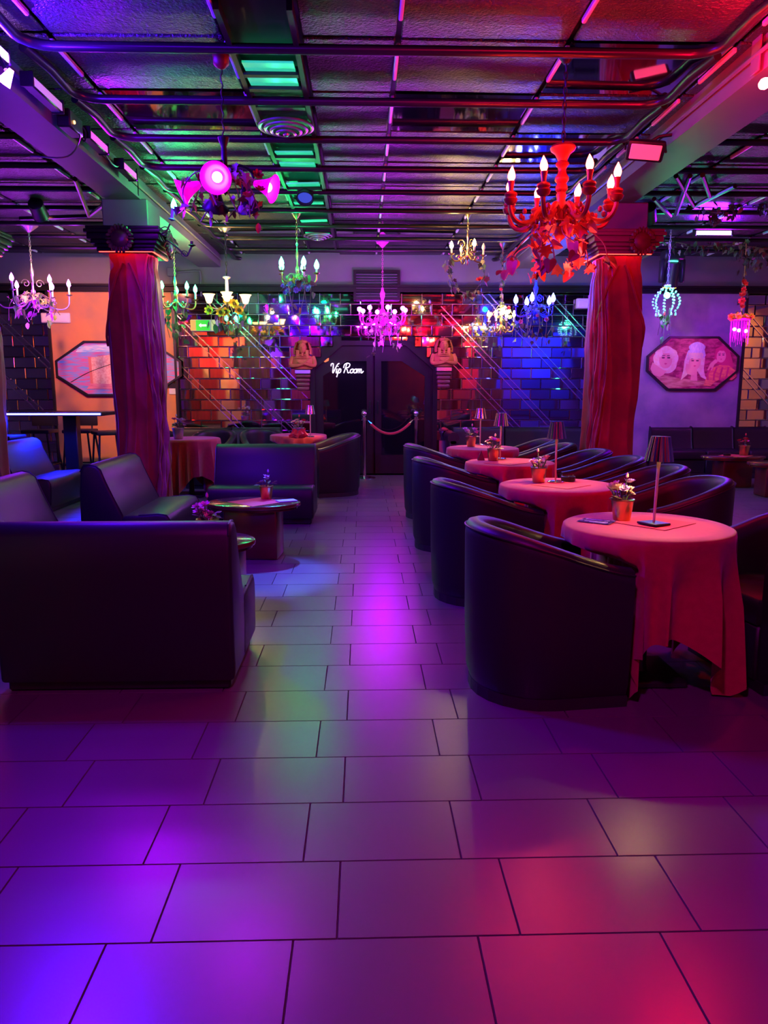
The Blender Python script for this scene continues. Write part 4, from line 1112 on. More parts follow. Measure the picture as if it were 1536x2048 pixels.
# 9. warm candles, ivy covered
p = at(1002, 655, 10.3)
t, pos = chandelier('warm candle chandelier wrapped in ivy before the blue mirrors', p.x, p.y, p.z, 'brass', 'warm', 8, .185, .05, .06, .09, .34, 1., a0=.2, bs=1.0)
lamp('POINT', 'chandelier_glow', (0,-.1,.22), (1.,.62,.18), 9, t, .035)
foliage(t, [(0,0,.95),(.02,0,.75),(-.02,-.02,.55),(.01,-.02,.38)], 34, ('ivy','pale'), ('ivy','oval'), (.045,.07), rr, .03)
for s_ in (-1, 0, 1): foliage(t, [(0,-.03,.34),(s_*.10,-.06,.22),(s_*.18,-.08,.08),(s_*.19,-.06,-.22)], 16, ('ivy','pale'), ('ivy','oval'), (.045,.075), rr, .04)
blossoms(t, [(.02,-.03,.85),(-.02,-.05,.5),(.08,-.1,.25),(-.1,-.1,.15)], 'red', .026, rr)
# 10. blue chandelier
p = at(1070, 625, 9.4)
t, pos = chandelier('blue bulb chandelier with dark vines beside the warm one', p.x, p.y, p.z, mat('blue_lacquer', (.05,.06,.6), .35), 'blue', 5, .24, .06, .05, .05, .36, 1.5, a0=.55, bs=1.35, scrolls=True)
lamp('POINT', 'chandelier_glow', (0,-.08,.45), (.0,.02,1.), 30, t, .035)
for i in range(8):
    a = 2*PI*i/8; d = .08+.14*rr.random()
    foliage(t, [(.02,0,.1),(d*math.cos(a),d*math.sin(a),.05),(d*1.2*math.cos(a),d*1.2*math.sin(a),-.14),(d*math.cos(a+.3),d*math.sin(a+.3),-.26-.14*rr.random())], 8, ('dark','dusk','ivy'), ('oval','ivy'), (.045,.075), rr, .05)
blossoms(t, [(-.2,-.1,-.12),(.0,-.15,-.05),(.12,-.12,-.1)], 'pink', .03, rr)
# 11. green crystal bead lamp under the moving head
p = at(1334, 592, 9.15)
t = thing('bead_chandelier', 'green lit crystal bead lamp hanging under the moving spotlight', 'chandelier', tuple(p)); H = 3.2-p.z
chain_mesh(H-.14, .05, .003).build('chain', T['silver'], t, loc=(0,0,H))
MB().lathe([(.001,H+.05),(.05,H+.05),(.05,H+.02),(.004,H-.02)], 14).build('canopy', T['silver'], t)
bulb('green', 'globe', t, (0,0,-.03), 1.25)
bead = mat('crystal_bead', (.55,.85,.7), .1, 0, spec=.9)
for i in range(9):
    a = 2*PI*i/9; q = MB()
    for k in range(9):
        u = k/8; r_ = .03+.13*math.sin(u*PI*.78); q.ell((r_*math.cos(a), r_*math.sin(a), .12-.30*u), .013, 7, 5)
    b = q.build('bead_strand', bead, t)
    MB().lathe([(.001,0),(.012,-.02),(.014,-.045),(.001,-.06)], 8, c=(.115*math.cos(a),.115*math.sin(a),-.19)).build('drop', PET['red'] if i % 3 == 0 else bead, b)
for i in range(5):
    a = 2*PI*i/5+.4
    foliage(t, [(.05*math.cos(a),.05*math.sin(a),-.16),(.06*math.cos(a),.06*math.sin(a),-.3),(.08*math.cos(a),.08*math.sin(a),-.38-.12*rr.random())], 5, ('pale','ivy'), ('oval',), (.06,.10), rr, .02)
lamp('POINT', 'chandelier_glow', (0,-.22,0), (.03,1.,.4), 5, t, .035)
# 12. magenta bead chandelier far right with vine chain
p = at(1481, 640, 10.3)
t = thing('fringe_chandelier', 'magenta fringed chandelier with orange flowers beside the women painting', 'chandelier', tuple(p)); H = 3.2-p.z
MB().tube([(0,0,H+.05),(.01,0,H*.6),(0,0,.05)], .008, 6).build('hanging_stem', T['brass'], t)
MB().lathe([(.05,.0),(.13,.0),(.14,.012),(.13,.024),(.05,.024)], 22).build('ring', T['brass'], t)
frm = mat('magenta_bead_fringe', (.40,.02,.25), .3)
for i in range(20):
    a = 2*PI*i/20; L_ = .24+.14*((i*7) % 5)/5; q = MB(); rr_ = .12 if i % 2 else .085
    q.tube([(rr_*math.cos(a),rr_*math.sin(a),.0),(rr_*.97*math.cos(a),rr_*.97*math.sin(a),-L_)], .0028, 5)
    for k in range(7): q.ell((rr_*.98*math.cos(a), rr_*.98*math.sin(a), -L_*(k+1)/7), .0055, 6, 4)
    q.build('fringe_strand', frm, t)
for i in range(3):
    bulb('magenta', 'globe', t, (-.085+.08*i, -.02+.03*(i % 2), -.15-.012*i), .8)
lamp('POINT', 'chandelier_glow', (-.02,-.22,-.1), (.8,.0,1.), 8, t, .035)
blossoms(t, [(.14*math.cos(k), .14*math.sin(k), .04) for k in (0,.8,1.6,2.4,3.2,4.0,4.8,5.5)], 'yellow', .05, rr)
foliage(t, [(0,0,H),(.02,0,H*.8),(-.02,0,H*.6),(.02,-.02,H*.45),(-.03,-.02,H*.25),(0,-.02,.06)], 40, ('dusk','pale','dark'), ('ivy','oval'), (.045,.08), rr, .05)
blossoms(t, [(-.02,-.05,H*f_) for f_ in (.18,.26,.34,.42,.5)], 'red', .05, rr)
# green candle sconce on the left capital
p = at(352, 500, 7.2)
t = thing('candle_sconce', 'twisted iron candle sconce with one green bulb on the pillar capital', 'sconce', (-1.88, 7.40, 2.72))
def rel(px_, py_, Y=7.28): return tuple(at(px_, py_, Y) - Vector((-1.88, 7.40, 2.72)))
a1 = MB().tube(crom([(0,0,-.02), rel(322,470), rel(333,462), rel(340,448)], 5), .008, 6).build('arm', T['black'], t)
e = Vector(rel(343, 442)); MB().lathe([(.006,0),(.036,.014),(.03,.02),(.015,.02),(.016,.05),(.021,.13),(.001,.135)], 12, M=Matrix.Translation(e) @ Matrix.Rotation(rad(12), 4, 'Y')).build('candle_sleeve', mat('blue_candle', (.12,.10,.5), .4), a1)
bulb('green', 'candle', a1, rel(348, 420), 1.3)
a2 = MB().tube(crom([(0,0,-.06), rel(335,482), rel(355,496), rel(372,512), rel(380,500), rel(384,492)], 5), .008, 6).build('arm', T['black'], t)
MB().lathe([(.006,0),(.036,.014),(.03,.02),(.015,.02),(.015,.05),(.001,.05)], 12, c=rel(384,494)).build('drip_cup', T['black'], a2)
q = MB(); c_ = Vector(rel(368,508))
q.tube([c_+Vector((u,0,v)) for u, v in scroll(.9, 1.4, 12, .04)], .004, 5); q.tube([Vector((.03,-.08,.05))+Vector((u,0,v)) for u, v in scroll(1.1, 1.4, 12, .05)], .005, 5)
q.build('scrollwork', T['black'], t)
lamp('POINT', 'sconce_glow', Vector(rel(352,400))+Vector((.08,0,.02)), (.03,1.,.3), 4, t, .05)

# ================================================================== stage lights on the beams
def led_bar(label, p0, L_, colour, strength, face, power, lcol, group='LED wash bars on the left beam', rz=PI/2):
    t = thing('led_bar', label, 'LED bar', tuple(p0), rz)
    MB().rbox((0,0,0), (L_+.04,.07,.075), .008, 1).build('housing', T['black'], t)
    MB().box((0,-.037,-.006), (L_,.006,.045)).build('led_panel', glow('led_'+label[:14], colour, strength) if strength > 0 else mat('dim_led_face', (.55,.40,.60), .3, emit=(.5,.2,.6), estr=.35), t, False)
    MB().box((0,.05,.02), (.05,.06,.03)).build('bracket', T['black'], t, False)
    for s_ in (-1, 1): MB().rbox((s_*(L_/2+.014),-.005,0), (.014,.082,.086), .004, 1).build('end_cap', T['black'], t)
    t.rotation_euler = (0, 0, rz)
    if power: 
        o = lamp('AREA', 'led_wash', (0,-.05,-.02), lcol, power, t, size=(L_,.06)); o.rotation_euler = (rad(-52),0,0)
    return t
# left beam, bars run along the beam and shine into the room
XBL = -1.985
def on_x(px_, X): # Y where the vertical plane x = X shows at this column, row by bar height
    d = ray(px_, 300); return X/d.x*d.y
zb_ = 3.135
def bar_y(px_): return on_x(px_, XBL)
led_bar('blinding blue-white LED bar at the upper left photo edge', (XBL, 4.32, 3.13), .34, (.45,.15,1.), 24, 1, 44, (.06,.0,1.))
led_bar('dim unlit LED bar between the bright ones on the left beam', (XBL, 5.02, zb_), .42, (.5,.3,.8), 0, 1, 0, None)
led_bar('pink glowing LED bar on the left beam above the magenta lamp', (XBL, 5.92, zb_), .36, (1.,.10,.90), .42, 1, 12, (.35,.0,1.))
led_bar('smaller pink LED bar farthest along the left beam', (XBL, 6.66, zb_), .34, (1.,.10,.90), .42, 1, 10, (.35,.0,1.))
p = at(17, 150, 4.05)
t = thing('blue_lamp', 'blinding white-blue cone lamp under the first LED bar', 'lamp', tuple(p))
MB().lathe([(.001,.03),(.012,.03),(.02,.0),(.034,-.05),(.001,-.052)], 16, M=Matrix.Rotation(rad(35), 4, 'Y')).build('bulb', glow('hot_blue_bulb', (.35,.10,1.), 40), t)
MB().tube([(-.012,0,.025),(-.05,.02,.09),(-.06,.03,.20)], .010, 6).build('bracket', T['black'], t)
lamp('POINT', 'blue_lamp_glow', (.05,-.03,-.09), (.07,.0,1.), 30, t, .03)
p = at(1425, 466, 9.2)
led_bar('violet ultraviolet LED tube on the right aisle ceiling', tuple(p), .42, (.55,.22,1.), 8, 1, 30, (.18,.0,1.), rz=0)
# flood lamp, red lamp and metal plate on the right beam
p = at(1291, 301, 5.6)
t = thing('flood_light', 'black flood lamp with reddish glass on the right beam', 'flood light', tuple(p), rad(-20))
MB().rbox((0,0,0), (.26,.15,.05), .018, 2).build('housing', T['black'], t)
MB().rbox((0,0,-.024), (.215,.11,.012), .006, 1).build('front_glass', mat('flood_glass', (.70,.40,.42), .25, emit=(1.,.12,.20), estr=.22), t)
q = MB(); q.tube([(-.14,0,.0),(-.14,.0,.09),(.14,.0,.09),(.14,0,0)], .009, 6); q.tube([(0,0,.09),(.08,-.04,.14),(.30,-.06,.20)], .012, 6); q.build('bracket', T['black'], t)
t.rotation_euler = (rad(-48), rad(8), rad(-14))
p = at(1531, 166, 4.12)
t = thing('red_lamp', 'bright red bare bulb on the right beam at the photo edge', 'lamp', tuple(p))
MB().lathe([(.001,.10),(.03,.10),(.03,.04),(.022,.03),(.001,.03)], 14, M=Matrix.Rotation(rad(60), 4, 'Y')).build('socket', T['black'], t)
MB().lathe([(.001,-.035),(.018,-.03),(.028,-.012),(.027,.004),(.014,.026),(.008,.04),(.001,.05)], 14, M=Matrix.Rotation(rad(60), 4, 'Y')).build('bulb', glow('hot_red_bulb', (1.,.05,.03), 60), t)
MB().tube([(.08,0,.045),(.17,.02,.12)], .01, 6).build('bracket', T['black'], t)
lamp('POINT', 'red_lamp_glow', (-.09,-.05,.0), (1.,.0,.03), 22, t, .03)
p = at(1460, 165, 4.45)
o = MB().rbox((0,0,0), (.10,.012,.20), .004, 1).build('metal_plate', T['paint'], None, loc=(BXR-.02, p.y, ZB+.09)); o.rotation_euler.z = PI/2; tag(o, 'thin upright metal plate fixed on the right beam', 'plate')
# moving head
p = at(1345, 520, 9.95)
t = thing('moving_head_light', 'black moving head spotlight hanging right of the crimson pillar', 'spotlight', tuple(p))
MB().rbox((0,0,.06), (.26,.2,.14), .02, 1).build('base', T['black'], t)
MB().tube([(0,0,.12),(0,0,3.2-p.z)], .03, 10).build('clamp', T['black'], t)
for s_ in (-1, 1): MB().rbox((s_*.135,0,-.14), (.05,.10,.30), .015, 1).build('yoke_arm', T['black'], t)
M = Matrix.Translation((0,0,-.16)) @ Matrix.Rotation(rad(14), 4, 'X')
MB().lathe([(.05,.14),(.085,.12),(.095,.02),(.09,-.12),(.10,-.16),(.10,-.18),(.001,-.18)], 22, M=M).build('head', T['black'], t)
MB().lathe([(.001,-.183),(.085,-.183),(.085,-.19),(.001,-.192)], 22, M=M).build('lens', glow('yellow_lens', (1.,.75,.05), 1.6), t)
MB().lathe([(.03,.145),(.06,.14),(.06,.15),(.001,.155)], 16, M=M).build('rear_ring', glow('cyan_ring', (.1,.8,.7), .8), t)

# added spot lamp in a made-up housing, no such fixture seen
def par_can(label, loc, target, col, power, angle, r=.06, blend=.5):
    t = thing('par_can', label, 'spotlight', loc); d = (Vector(target)-Vector(loc)).normalized()
    M = Vector((0,0,-1)).rotation_difference(d).to_matrix().to_4x4()
    MB().lathe([(.06,.16),(.075,.15),(.08,-.02),(.085,-.05),(.075,-.05),(.070,-.02),(.001,-.0)], 18, M=M).build('can', T['black'], t)
    MB().lathe([(.001,-.022),(.068,-.022),(.068,-.026),(.001,-.026)], 18, M=M).build('lens', glow('lens_'+label[:18], col, .25), t)
    MB().tube([(0,0,.05),(0,0,ZC-loc[2])], .012, 6).build('bracket', T['black'], t)
    o = lamp('SPOT', 'par_beam', d*.07, col, power, t, r, None, angle, blend); o.rotation_euler = d.to_track_quat('-Z','Y').to_euler()
    return t
# added spots that brighten and tint walls, ceiling, painting and floor
par_can('red ceiling spotlight behind the camera on the right', (1.5, -.6, 2.95), (2.6, 4.0, 3.2), (1.,.0,.04), 210, 75, .05)
par_can('violet ceiling spotlight behind the camera on the left', (-1.5, -.8, 2.95), (-2.6, 3.6, 3.1), (.10,.0,1.), 150, 80, .05)
par_can('magenta ceiling spotlight above the camera', (.1, .9, 3.05), (.15, 2.3, 0.), (.46,.0,.42), 135, 95, .10, .9)  # added overhead fill for the near floor
par_can('amber spotlight aimed at the orange plaster panel', (-3.4, 8.3, 3.15), (-3.9, 11.4, 1.75), (1.,.28,.16), 190, 62, .05)
par_can('violet spotlight aimed at the women painting', (3.1, 8.3, 3.15), (4.4, 11.4, 1.3), (.22,.02,1.), 110, 62, .05)
par_can('pink spotlight aimed at the octagonal women painting', (5.9, 8.9, 3.15), (4.45, 11.4, 1.75), (1.,.38,.42), 30, 26, .04)
par_can('blue ceiling spotlight aimed at the aisle floor', (-.545, 7.55, 3.16), (-.60, 5.2, 0.), (.06,.12,1.), 850, 15, .05, .7)  # added can, no fixture there; throws the blue floor patch
par_can('amber spotlight aimed at the right wall', (6.2, 8.2, 3.12), (7.4, 8.5, 1.5), (1.,.5,.12), 60, 85, .05)
for l, x0, L_, c, e in (('blue', 5.9, 2.2, (.01,.02,1.), 130), ('red', -5.4, 1.2, (1.,.02,.05), 22), ('amber', -4.3, .9, (1.,.42,.06), 15), ('violet', -2.8, 1.2, (.20,.0,1.), 60), ('rose', 2.9, 1.2, (1.,.05,.12), 50), ('green', -6.8, .8, (.02,1.,.3), 30)):
    t = thing('rear_wash_bar', l+' wash bar along the ceiling behind the camera', 'LED bar', (x0, -2.9, 3.12))  # added unseen bar, colours the rear wall that the mirrors reflect
    MB().rbox((0,0,0), (L_,.08,.09), .01, 1).build('housing', T['black'], t)
    MB().box((0,-.042,-.01), (L_-.06,.006,.05)).build('led_panel', glow('rear_'+l, c, 4), t, False)
    MB().tube([(0,0,.04),(0,0,.18)], .012, 6).build('bracket', T['black'], t)
    lamp('AREA', 'wash', (0,-.07,-.04), c, e, t, size=(L_,.06)).rotation_euler = (rad(-48),0,0)
# ================================================================== paintings
def oct_pts(w_, h_, cut_x, cut_z): return [(-w_/2,-h_/2+cut_z),(-w_/2+cut_x,-h_/2),(w_/2-cut_x,-h_/2),(w_/2,-h_/2+cut_z),(w_/2,h_/2-cut_z),(w_/2-cut_x,h_/2),(-w_/2+cut_x,h_/2),(-w_/2,h_/2-cut_z)]
def paint(name, col, col2=None, sc=6, st=None): return mat(name, col, .6, 0, col2, sc, st, (.4,.6))
def painting(label, x0p, x1p, y0p, y1p, back):
    a, b = at(x0p, y1p, YW-.07), at(x1p, y0p, YW-.07); w_, h_ = b.x-a.x, b.z-a.z
    t = thing('octagonal_painting', label, 'painting', ((a.x+b.x)/2, YW-.065, (a.z+b.z)/2))
    O = oct_pts(w_, h_, w_*.235, h_*.36); I = oct_pts(w_-.06, h_-.06, w_*.235-.012, h_*.36-.018)
    ring(O, I, -.03, .02).build('frame', T['black'], t, False)
    MB().prism(I, -.008, .015).build('canvas', back, t, False)
    return t, w_, h_
# left: streaked sky with an open cream box
t, w_, h_ = painting('octagonal painting of a cream box under streaked blue and pink sky', 116, 360, 682, 792, paint('streaked_sky', (.70,.14,.34), (.18,.42,.78), 3.2, (1.6,1,14)))
FC = [0]
def flat(t, name, poly, m, d):
    FC[0] += 1
    return MB().prism(poly, -.010-d*.002-FC[0]*.00012, -.004).build(name, m, t, False)
flat(t, 'sky_streak', [(-.55,.33),(.2,.36),(.6,.34),(.6,.22),(.1,.25),(-.62,.24)], paint('blue_streak', (.25,.58,.82), (.85,.82,.80), 4, (1.5,1,16)), 0)
flat(t, 'box_front', [(-.42,.16),(.02,.22),(.02,-.26),(-.41,-.22)], paint('cream_speckle', (.92,.62,.42), (.80,.40,.28), 40), 1)
flat(t, 'box_side', [(.02,.22),(.36,.14),(.36,-.24),(.02,-.26)], paint('cream_glow', (.95,.80,.50), (.90,.55,.30), 7), 1)
flat(t, 'box_edge', [(-.44,.17),(-.40,.165),(-.39,-.22),(-.43,-.225)], paint('red_edge', (.70,.22,.16)), 2)
flat(t, 'box_lip', [(-.43,-.22),(.36,-.24),(.40,-.30),(-.49,-.30)], paint('pink_lip', (.85,.34,.34), (.70,.20,.26), 8, (1,1,8)), 2)
for i in range(4):
    flat(t, 'figure_mark', [(-.08+.05*i,.12-.05*i),(-.05+.05*i,.13-.05*i),(-.04+.045*i,-.02-.05*i),(-.07+.045*i,-.03-.05*i)], paint('orange_mark', (.75,.25,.10)), 3)
q = MB(); q.tube(crom([(-.72,-.016,-.20),(-.5,-.016,-.08),(-.3,-.016,.0),(.0,-.016,.10)], 5), .004, 4); q.build('brush_line', T['black'], t)
# right: three stylised women on a pink ground
t, w_, h_ = painting('octagonal painting of three women with big hair on pink', 1290, 1481, 673, 781, paint('pink_swirl', (.30,.015,.07), (.62,.10,.18), 9, (1,1,2.2)))
cream = paint('cream_hair', (.90,.74,.42), (.95,.85,.60), 22); skin = paint('cream_skin', (.92,.50,.34)); bluehair = paint('blue_grey_hair', (.55,.66,.66), (.75,.80,.70), 26, (3,1,1)); ink = paint('ink', (.10,.02,.06)); lip = paint('lip', (.75,.10,.18)); orangec = paint('orange_coat', (.95,.42,.14), (.80,.16,.14), 12, (1,1,3)); redhair = paint('crimson_hair', (.68,.05,.16))
def blob(cx_, cz_, rx, rz_, n=22, wob=0., ph=0): return [(cx_+rx*(1+wob*math.sin(7*a+ph))*math.cos(a), cz_+rz_*(1+wob*math.sin(5*a+ph))*math.sin(a)) for a in [2*PI*i/n for i in range(n)]]
flat(t, 'ground', [(-w_*.48,-.12),(-.2,-.22),(.25,-.27),(.45,-.30),(-w_*.24,-h_*.46),(-w_*.40,-h_*.28)], paint('tan_ground', (.72,.42,.24), (.52,.22,.12), 7, (1,1,4)), 0)
def face(cx_, cz_, s, hair, hm):
    flat(t, 'hair', hair, hm, 1)
    flat(t, 'face', blob(cx_, cz_, .085*s, .11*s), skin, 2)
    for e in (-1, 1):
        flat(t, 'eye', [(cx_+e*.035*s-.02*s, cz_+.03*s),(cx_+e*.035*s+.02*s, cz_+.03*s),(cx_+e*.035*s+.016*s, cz_+.014*s),(cx_+e*.035*s-.016*s, cz_+.014*s)], ink, 3)
        flat(t, 'brow', [(cx_+e*.035*s-.024*s, cz_+.050*s),(cx_+e*.035*s+.024*s, cz_+.055*s),(cx_+e*.035*s+.024*s, cz_+.047*s),(cx_+e*.035*s-.024*s, cz_+.042*s)], ink, 3)
    flat(t, 'lips', [(cx_-.022*s, cz_-.05*s),(cx_, cz_-.042*s),(cx_+.022*s, cz_-.05*s),(cx_, cz_-.064*s)], lip, 3)
face(-.42, .06, 1.2, blob(-.42, .05, .19, .205, 40, .05), cream)
flat(t, 'curl', blob(-.53, .15, .06, .06, 16, .06), cream, 3); flat(t, 'curl', blob(-.42, .20, .09, .05, 16, .06), cream, 3); flat(t, 'curl', blob(-.31, .14, .06, .07, 16, .06), cream, 3)
flat(t, 'hand', [(-.62,.02),(-.57,-.02),(-.46,-.09),(-.40,-.11),(-.44,-.17),(-.50,-.20),(-.60,-.17),(-.65,-.08)], skin, 3)
flat(t, 'beehive', blob(.05, .235, .125, .085, 24, .04), bluehair, 2)
flat(t, 'hair_roll', [(-.08,.20),(.17,.20),(.19,.12),(.16,.08),(-.07,.08),(-.10,.13)], bluehair, 2)
face(.03, .02, 1.05, [(-.09,.18),(.15,.18),(.185,.08),(.175,-.08),(.20,-.18),(.26,-.26),(.14,-.20),(.09,-.12),(-.04,-.12),(-.09,-.18),(-.17,-.25),(-.14,-.12),(-.13,.04)], cream)
flat(t, 'neck', [(-.01,-.09),(.07,-.09),(.085,-.26),(-.02,-.26)], skin, 2)
flat(t, 'fringe', [(-.085,.16),(.145,.16),(.15,.06),(.10,.075),(.04,.062),(-.02,.075),(-.09,.055)], paint('pale_fringe', (.86,.82,.40), (.70,.74,.50), 30, (6,1,1)), 4)
flat(t, 'hand', [(-.10,.0),(-.03,-.02),(.02,-.10),(.0,-.18),(-.07,-.16),(-.11,-.08)], skin, 4)
face(.43, .11, .85, [(.34,.22),(.45,.27),(.55,.20),(.61,.04),(.63,-.06),(.50,-.05),(.36,.0),(.33,.10)], redhair)
flat(t, 'parting', [(.36,.20),(.45,.245),(.51,.20),(.44,.19)], redhair, 4)
flat(t, 'coat', [(.19,-.33),(.24,-.16),(.31,-.06),(.42,-.02),(.56,-.03),(.66,-.10),(.69,-.19),(.62,-.25),(.48,-.22),(.36,-.27),(.30,-.34)], orangec, 2)
flat(t, 'raised_arm', [(.23,-.10),(.27,.0),(.34,.065),(.40,.05),(.37,.02),(.33,-.02),(.30,-.10)], skin, 3)
for i in range(4):
    flat(t, 'coat_fold', [(.27+.09*i,-.06+.005*i),(.295+.09*i,-.06),(.25+.10*i,-.16),(.26+.09*i,-.25),(.235+.09*i,-.25),(.225+.10*i,-.15)], redhair, 3)
# small notice beside the left panel
p = at(345, 782, YW-.05); o = MB().rbox((0,0,0), (.10,.012,.10), .003, 1).build('wall_switch', T['white'], None, loc=(p.x, YW-.052, p.z)); tag(o, 'small pale square switch plate on the orange panel edge', 'switch')
p = at(348, 771, YW-.05); o = MB().rbox((0,0,0), (.13,.03,.07), .004, 1).build('wall_box', T['black'], None, loc=(p.x-.01, YW-.061, p.z)); tag(o, 'small black box above the pale switch plate', 'box')

# ================================================================== pharaoh busts on bracket shelves
def bust(px_, py_, label, blabel, m, flip=1):
    p = at(px_, py_, YW-.13); z0 = p.z
    b = thing('bracket_shelf', blabel, 'bracket', (p.x, YW, z0-.02), 0, 'carved wall brackets')
    MB().rbox((0,-.12,-.03), (.23,.24,.06), .006, 1).build('silver_ledge', T['silver'], b)
    for i in range(4): MB().rbox((0,-.11,-.09-.062*i), (.22-.012*i,.20-.012*i,.055), .02, 2).build('reeded_block', mat('maroon_block', (.16,.035,.05), .45) if not bpy.data.materials.get('maroon_block') else bpy.data.materials['maroon_block'], b)
    t = thing('pharaoh_bust', label, 'statue', (p.x, YW-.12, z0-.019), 0, 'pharaoh busts')
    q = MB()
    # torso with shoulders
    q.lathe([(.09,.0),(.125,.01),(.14,.06),(.15,.11),(.135,.155),(.08,.185),(.05,.21),(.001,.21)], 24, sy=.62)
    for s_ in (-1, 1):
        q.tube(crom([(s_*.13,-.01,.155),(s_*.155,-.03,.10),(s_*.145,-.06,.05),(s_*.02,-.105,.075 if s_ > 0 else .06),(-s_*.06,-.105,.10)], 4), [.032,.032,.031,.030,.029,.028,.027,.026,.025,.024,.023,.022,.021,.020,.019,.019,.018], 8)
    q.build('torso', m, t)
    h = MB(); h.ell((0,-.045,.265), (.056,.058,.074), 16, 12); h.lathe([(.035,.19),(.036,.22),(.04,.24)], 12)
    h.ell((0,-.103,.262), (.011,.015,.022), 8, 6); h.ell((0,-.098,.235), (.020,.009,.006), 8, 5)
    for s_ in (-1, 1): h.ell((s_*.022,-.096,.280), (.013,.009,.006), 8, 5); h.ell((s_*.022,-.094,.297), (.015,.008,.004), 8, 5); h.ell((s_*.055,-.02,.262), (.010,.012,.022), 8, 6)
    h.tube([(0,-.09,.205),(0,-.095,.160)], [.011,.014], 8)
    h.build('head', m, t)
    # striped nemes headcloth
    n_ = MB(); NU = 40
    prof = [(.062,.345),(.085,.335),(.105,.30),(.118,.255),(.125,.215),(.118,.185)]
    for j, (r_, z_) in enumerate(prof):
        for i in range(NU+1):
            a = rad(-42) + rad(264)*i/NU; w2 = 1+.02*math.sin(j*2.6)+(.03 if i in (0,NU) else 0)
            n_.v.append((r_*w2*math.cos(a)*1.02, -.01+r_*w2*math.sin(a)*.75, z_))
    for j in range(5):
        for i in range(NU):
            a_ = j*(NU+1)+i; n_.f.append((a_, a_+1, a_+NU+2, a_+NU+1))
    n_.ell((0,-.012,.335), (.072,.062,.030), 14, 8)
    for s_ in (-1, 1): n_.rbox((s_*.062,-.075,.175), (.045,.022,.13), .009, 2)
    hc = n_.build('headcloth', m, t)
    for k in range(5): MB().tube([(.10*math.cos(a)*(1+.02*k), -.012+.076*math.sin(a)*(1+.02*k), .325-.03*k) for a in [rad(-40+10*i_) for i_ in range(27)]], .005, 5).build('stripe', m, hc)
    MB().tube(crom([(0,-.075,.325),(0,-.092,.345),(0,-.085,.365)], 4), .008, 6).build('cobra', m, t)
    t.scale = (1.12, 1.12, 1.2)
    for k in range(3):
        MB().tube([(.075*math.cos(a)*(1+.22*k), -.03+.075*math.sin(a)*(.85+.1*k), .185-.022*k) for a in [rad(200+14*i_) for i_ in range(11)]], .007, 6).build('collar', m, t)
    return t
bust(606, 737, 'pink lit terracotta pharaoh bust left of the door', 'reeded maroon bracket under the bust left of the door', T['terra'])
bust(887, 732, 'orange terracotta pharaoh bust with crossed arms right of the door', 'reeded maroon bracket under the bust right of the door', T['terra'])

# ================================================================== wall devices
p = at(409, 651, YW-.05)
t = thing('exit_sign', 'green lit exit sign on the mirror wall below the sunflowers', 'exit sign', (p.x, YW-.04, p.z))
MB().rbox((0,0,0), (.40,.06,.17), .008, 1).build('housing', T['white'], t)
MB().box((-.02,-.034,0), (.20,.006,.15)).build('sign_face', glow('exit_green', (.005,.75,.02), .42), t, False)
MB().box((-.165,-.034,0), (.075,.006,.15)).build('end_window', glow('exit_amber', (1.,.55,.10), .32), t, False)
MB().box((.135,-.034,0), (.06,.006,.15)).build('end_window', glow('exit_pale', (.75,.9,.35), .3), t, False)
q = MB(); q.box((-.02,-.0385,0), (.105,.004,.026)); q.prism([(-.075,0),(-.045,.03),(-.045,-.03)], -.0405, -.0365)
q.build('arrow_mark', glow('exit_white', (1.,1.,1.), .8), t, False)
for (px_, py_, w_, l) in ((112, 636, .42, 'white emergency light box on the wall behind the violet chandelier'), (1175, 607, .34, 'white emergency light box on the mirrors by the crimson pillar')):
    p = at(px_, py_, YW-.05); t = thing('emergency_light', l, 'emergency light', (p.x, YW-.04, p.z), 0, None)
    MB().rbox((0,0,0), (w_,.08,.145), .01, 1).build('housing', T['white'], t)
    MB().rbox((0,-.042,-.005), (w_-.05,.012,.10), .004, 1).build('diffuser', mat('milky_diffuser', (.85,.82,.86), .3) if not bpy.data.materials.get('milky_diffuser') else bpy.data.materials['milky_diffuser'], t)
# junction box with conduits on the band above the orange panel
p = at(345, 545, YW-.05)
t = thing('junction_box', 'painted junction box with conduits under the left beam', 'junction box', (p.x, YW-.05, p.z))
MB().rbox((0,-.02,0), (.13,.08,.12), .006, 1).build('box', T['band'], t)
MB().tube([(.06,-.02,.0),(.34,-.02,.02),(.40,-.02,.02),(.41,-.02,-.04),(.41,-.02,-.34)], .016, 6).build('conduit', T['band'], t)
MB().tube([(-.02,-.02,-.05),(-.02,-.02,-.33)], .014, 6).build('conduit', T['band'], t)

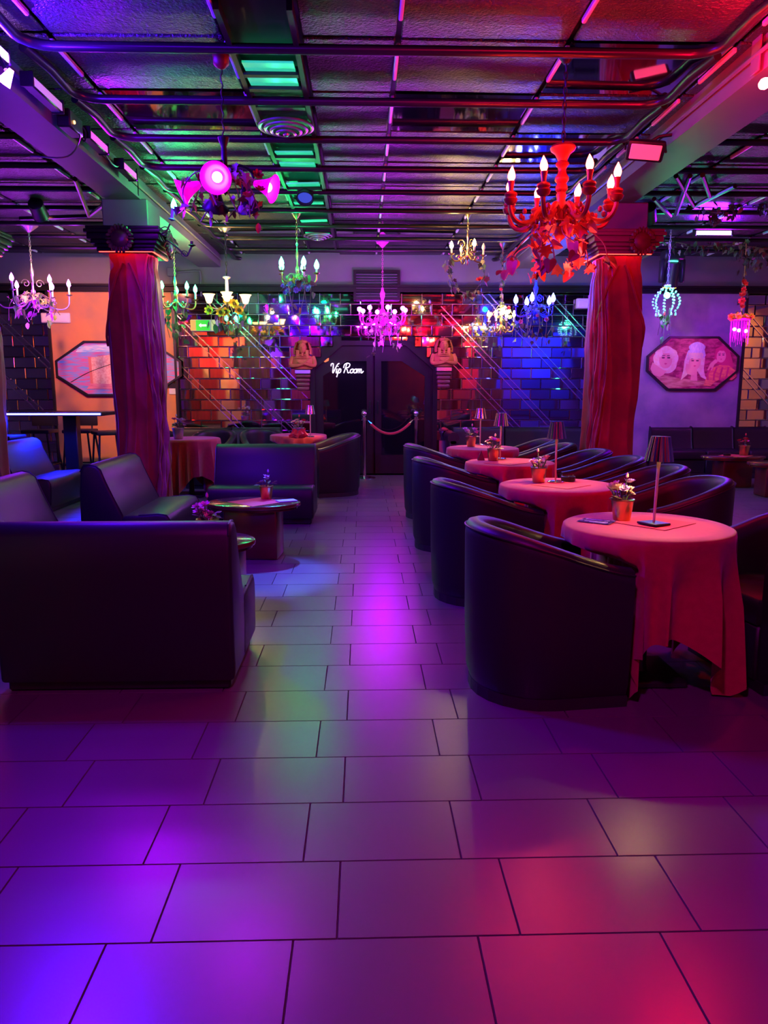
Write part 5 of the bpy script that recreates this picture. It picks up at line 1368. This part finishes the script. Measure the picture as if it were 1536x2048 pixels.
# cables drooping along the left beam
def cable(label, pts, r=.005):
    t = MB().tube(crom(pts, 6), r, 5).build('cable', T['black']); return tag(t, label, 'cable')
cable('thin cables looping across the underside of the left beam', [tuple(at(60, 312, 5.15)), tuple(at(135, 313, 5.25)), tuple(at(160, 275, 5.5)), (-2.02, 5.62, 3.13), (-2.0, 5.7, 3.19)])
cable('black cable linking the two pink LED bars', [(-1.98, 6.10, 3.12), (-1.97, 6.22, 3.075), (-1.97, 6.36, 3.08), (-1.98, 6.49, 3.13)], .007)
cable('black cable hanging down the beam beside the pink LED bars', [(-1.99, 7.0, 3.24), (-1.99, 7.02, 3.12), (-1.98, 6.98, 3.02), (-1.96, 6.92, 3.0)])
t = thing('dimmer_box', 'black dimmer box with orange pilot light on the left beam', 'dimmer', (-2.0, 5.50, 3.12))
MB().rbox((0,0,0), (.09,.24,.12), .01, 1).build('box', T['black'], t); MB().ell((.048,-.05,-.01), (.008,.012,.012), 8, 6).build('pilot_light', glow('pilot', (1.,.35,.1), 3), t)
MB().tube(crom([(0,.1,.05),(.05,.14,.0),(.03,.18,-.06),(.0,.2,-.03)], 5), .006, 5).build('cable_loop', T['black'], t)

# dark struts of the aisle ceilings
for pts in (((150,358),(178,432)), ((178,432),(214,404)), ((40,437),(178,432)), ((1352,352),(1388,412)), ((1388,412),(1470,372)), ((1308,398),(1340,432)), ((1380,352),(1352,428)), ((1405,350),(1420,392))):
    a, b = [fl(u, v, 3.17) for u, v in pts]
    o = MB().tube([tuple(a), tuple(b)], .022, 8).build('ceiling_strut', T['black']); o['kind'] = 'structure'
# foliage garland along the pipes of the right aisle
def garland(label, pts, n, size=(.05,.09)):
    t = thing('foliage_garland', label, 'garland', tuple(pts[0])); o = Vector(pts[0])
    foliage(t, [tuple(Vector(p_)-o) for p_ in pts], n, ('dark','dark','dusk'), ('oval','ivy'), size, rr, .09)
    return t
garland('dark leafy garland draped over the right aisle pipes near the tube light', [tuple(at(1395, 415, 8.2)), tuple(at(1440, 425, 8.2)), tuple(at(1500, 400, 8.2)), tuple(at(1545, 410, 8.2))], 70)
garland('dark leafy garland above the magenta fringed chandelier', [tuple(at(1330, 480, 9.6)), tuple(at(1400, 492, 9.6)), tuple(at(1470, 490, 9.6)), tuple(at(1545, 500, 9.6))], 90)
garland('dark leafy garland bunched at the upper right corner', [tuple(at(1480, 505, 9.9)), tuple(at(1510, 520, 9.9)), tuple(at(1545, 515, 9.9))], 50)
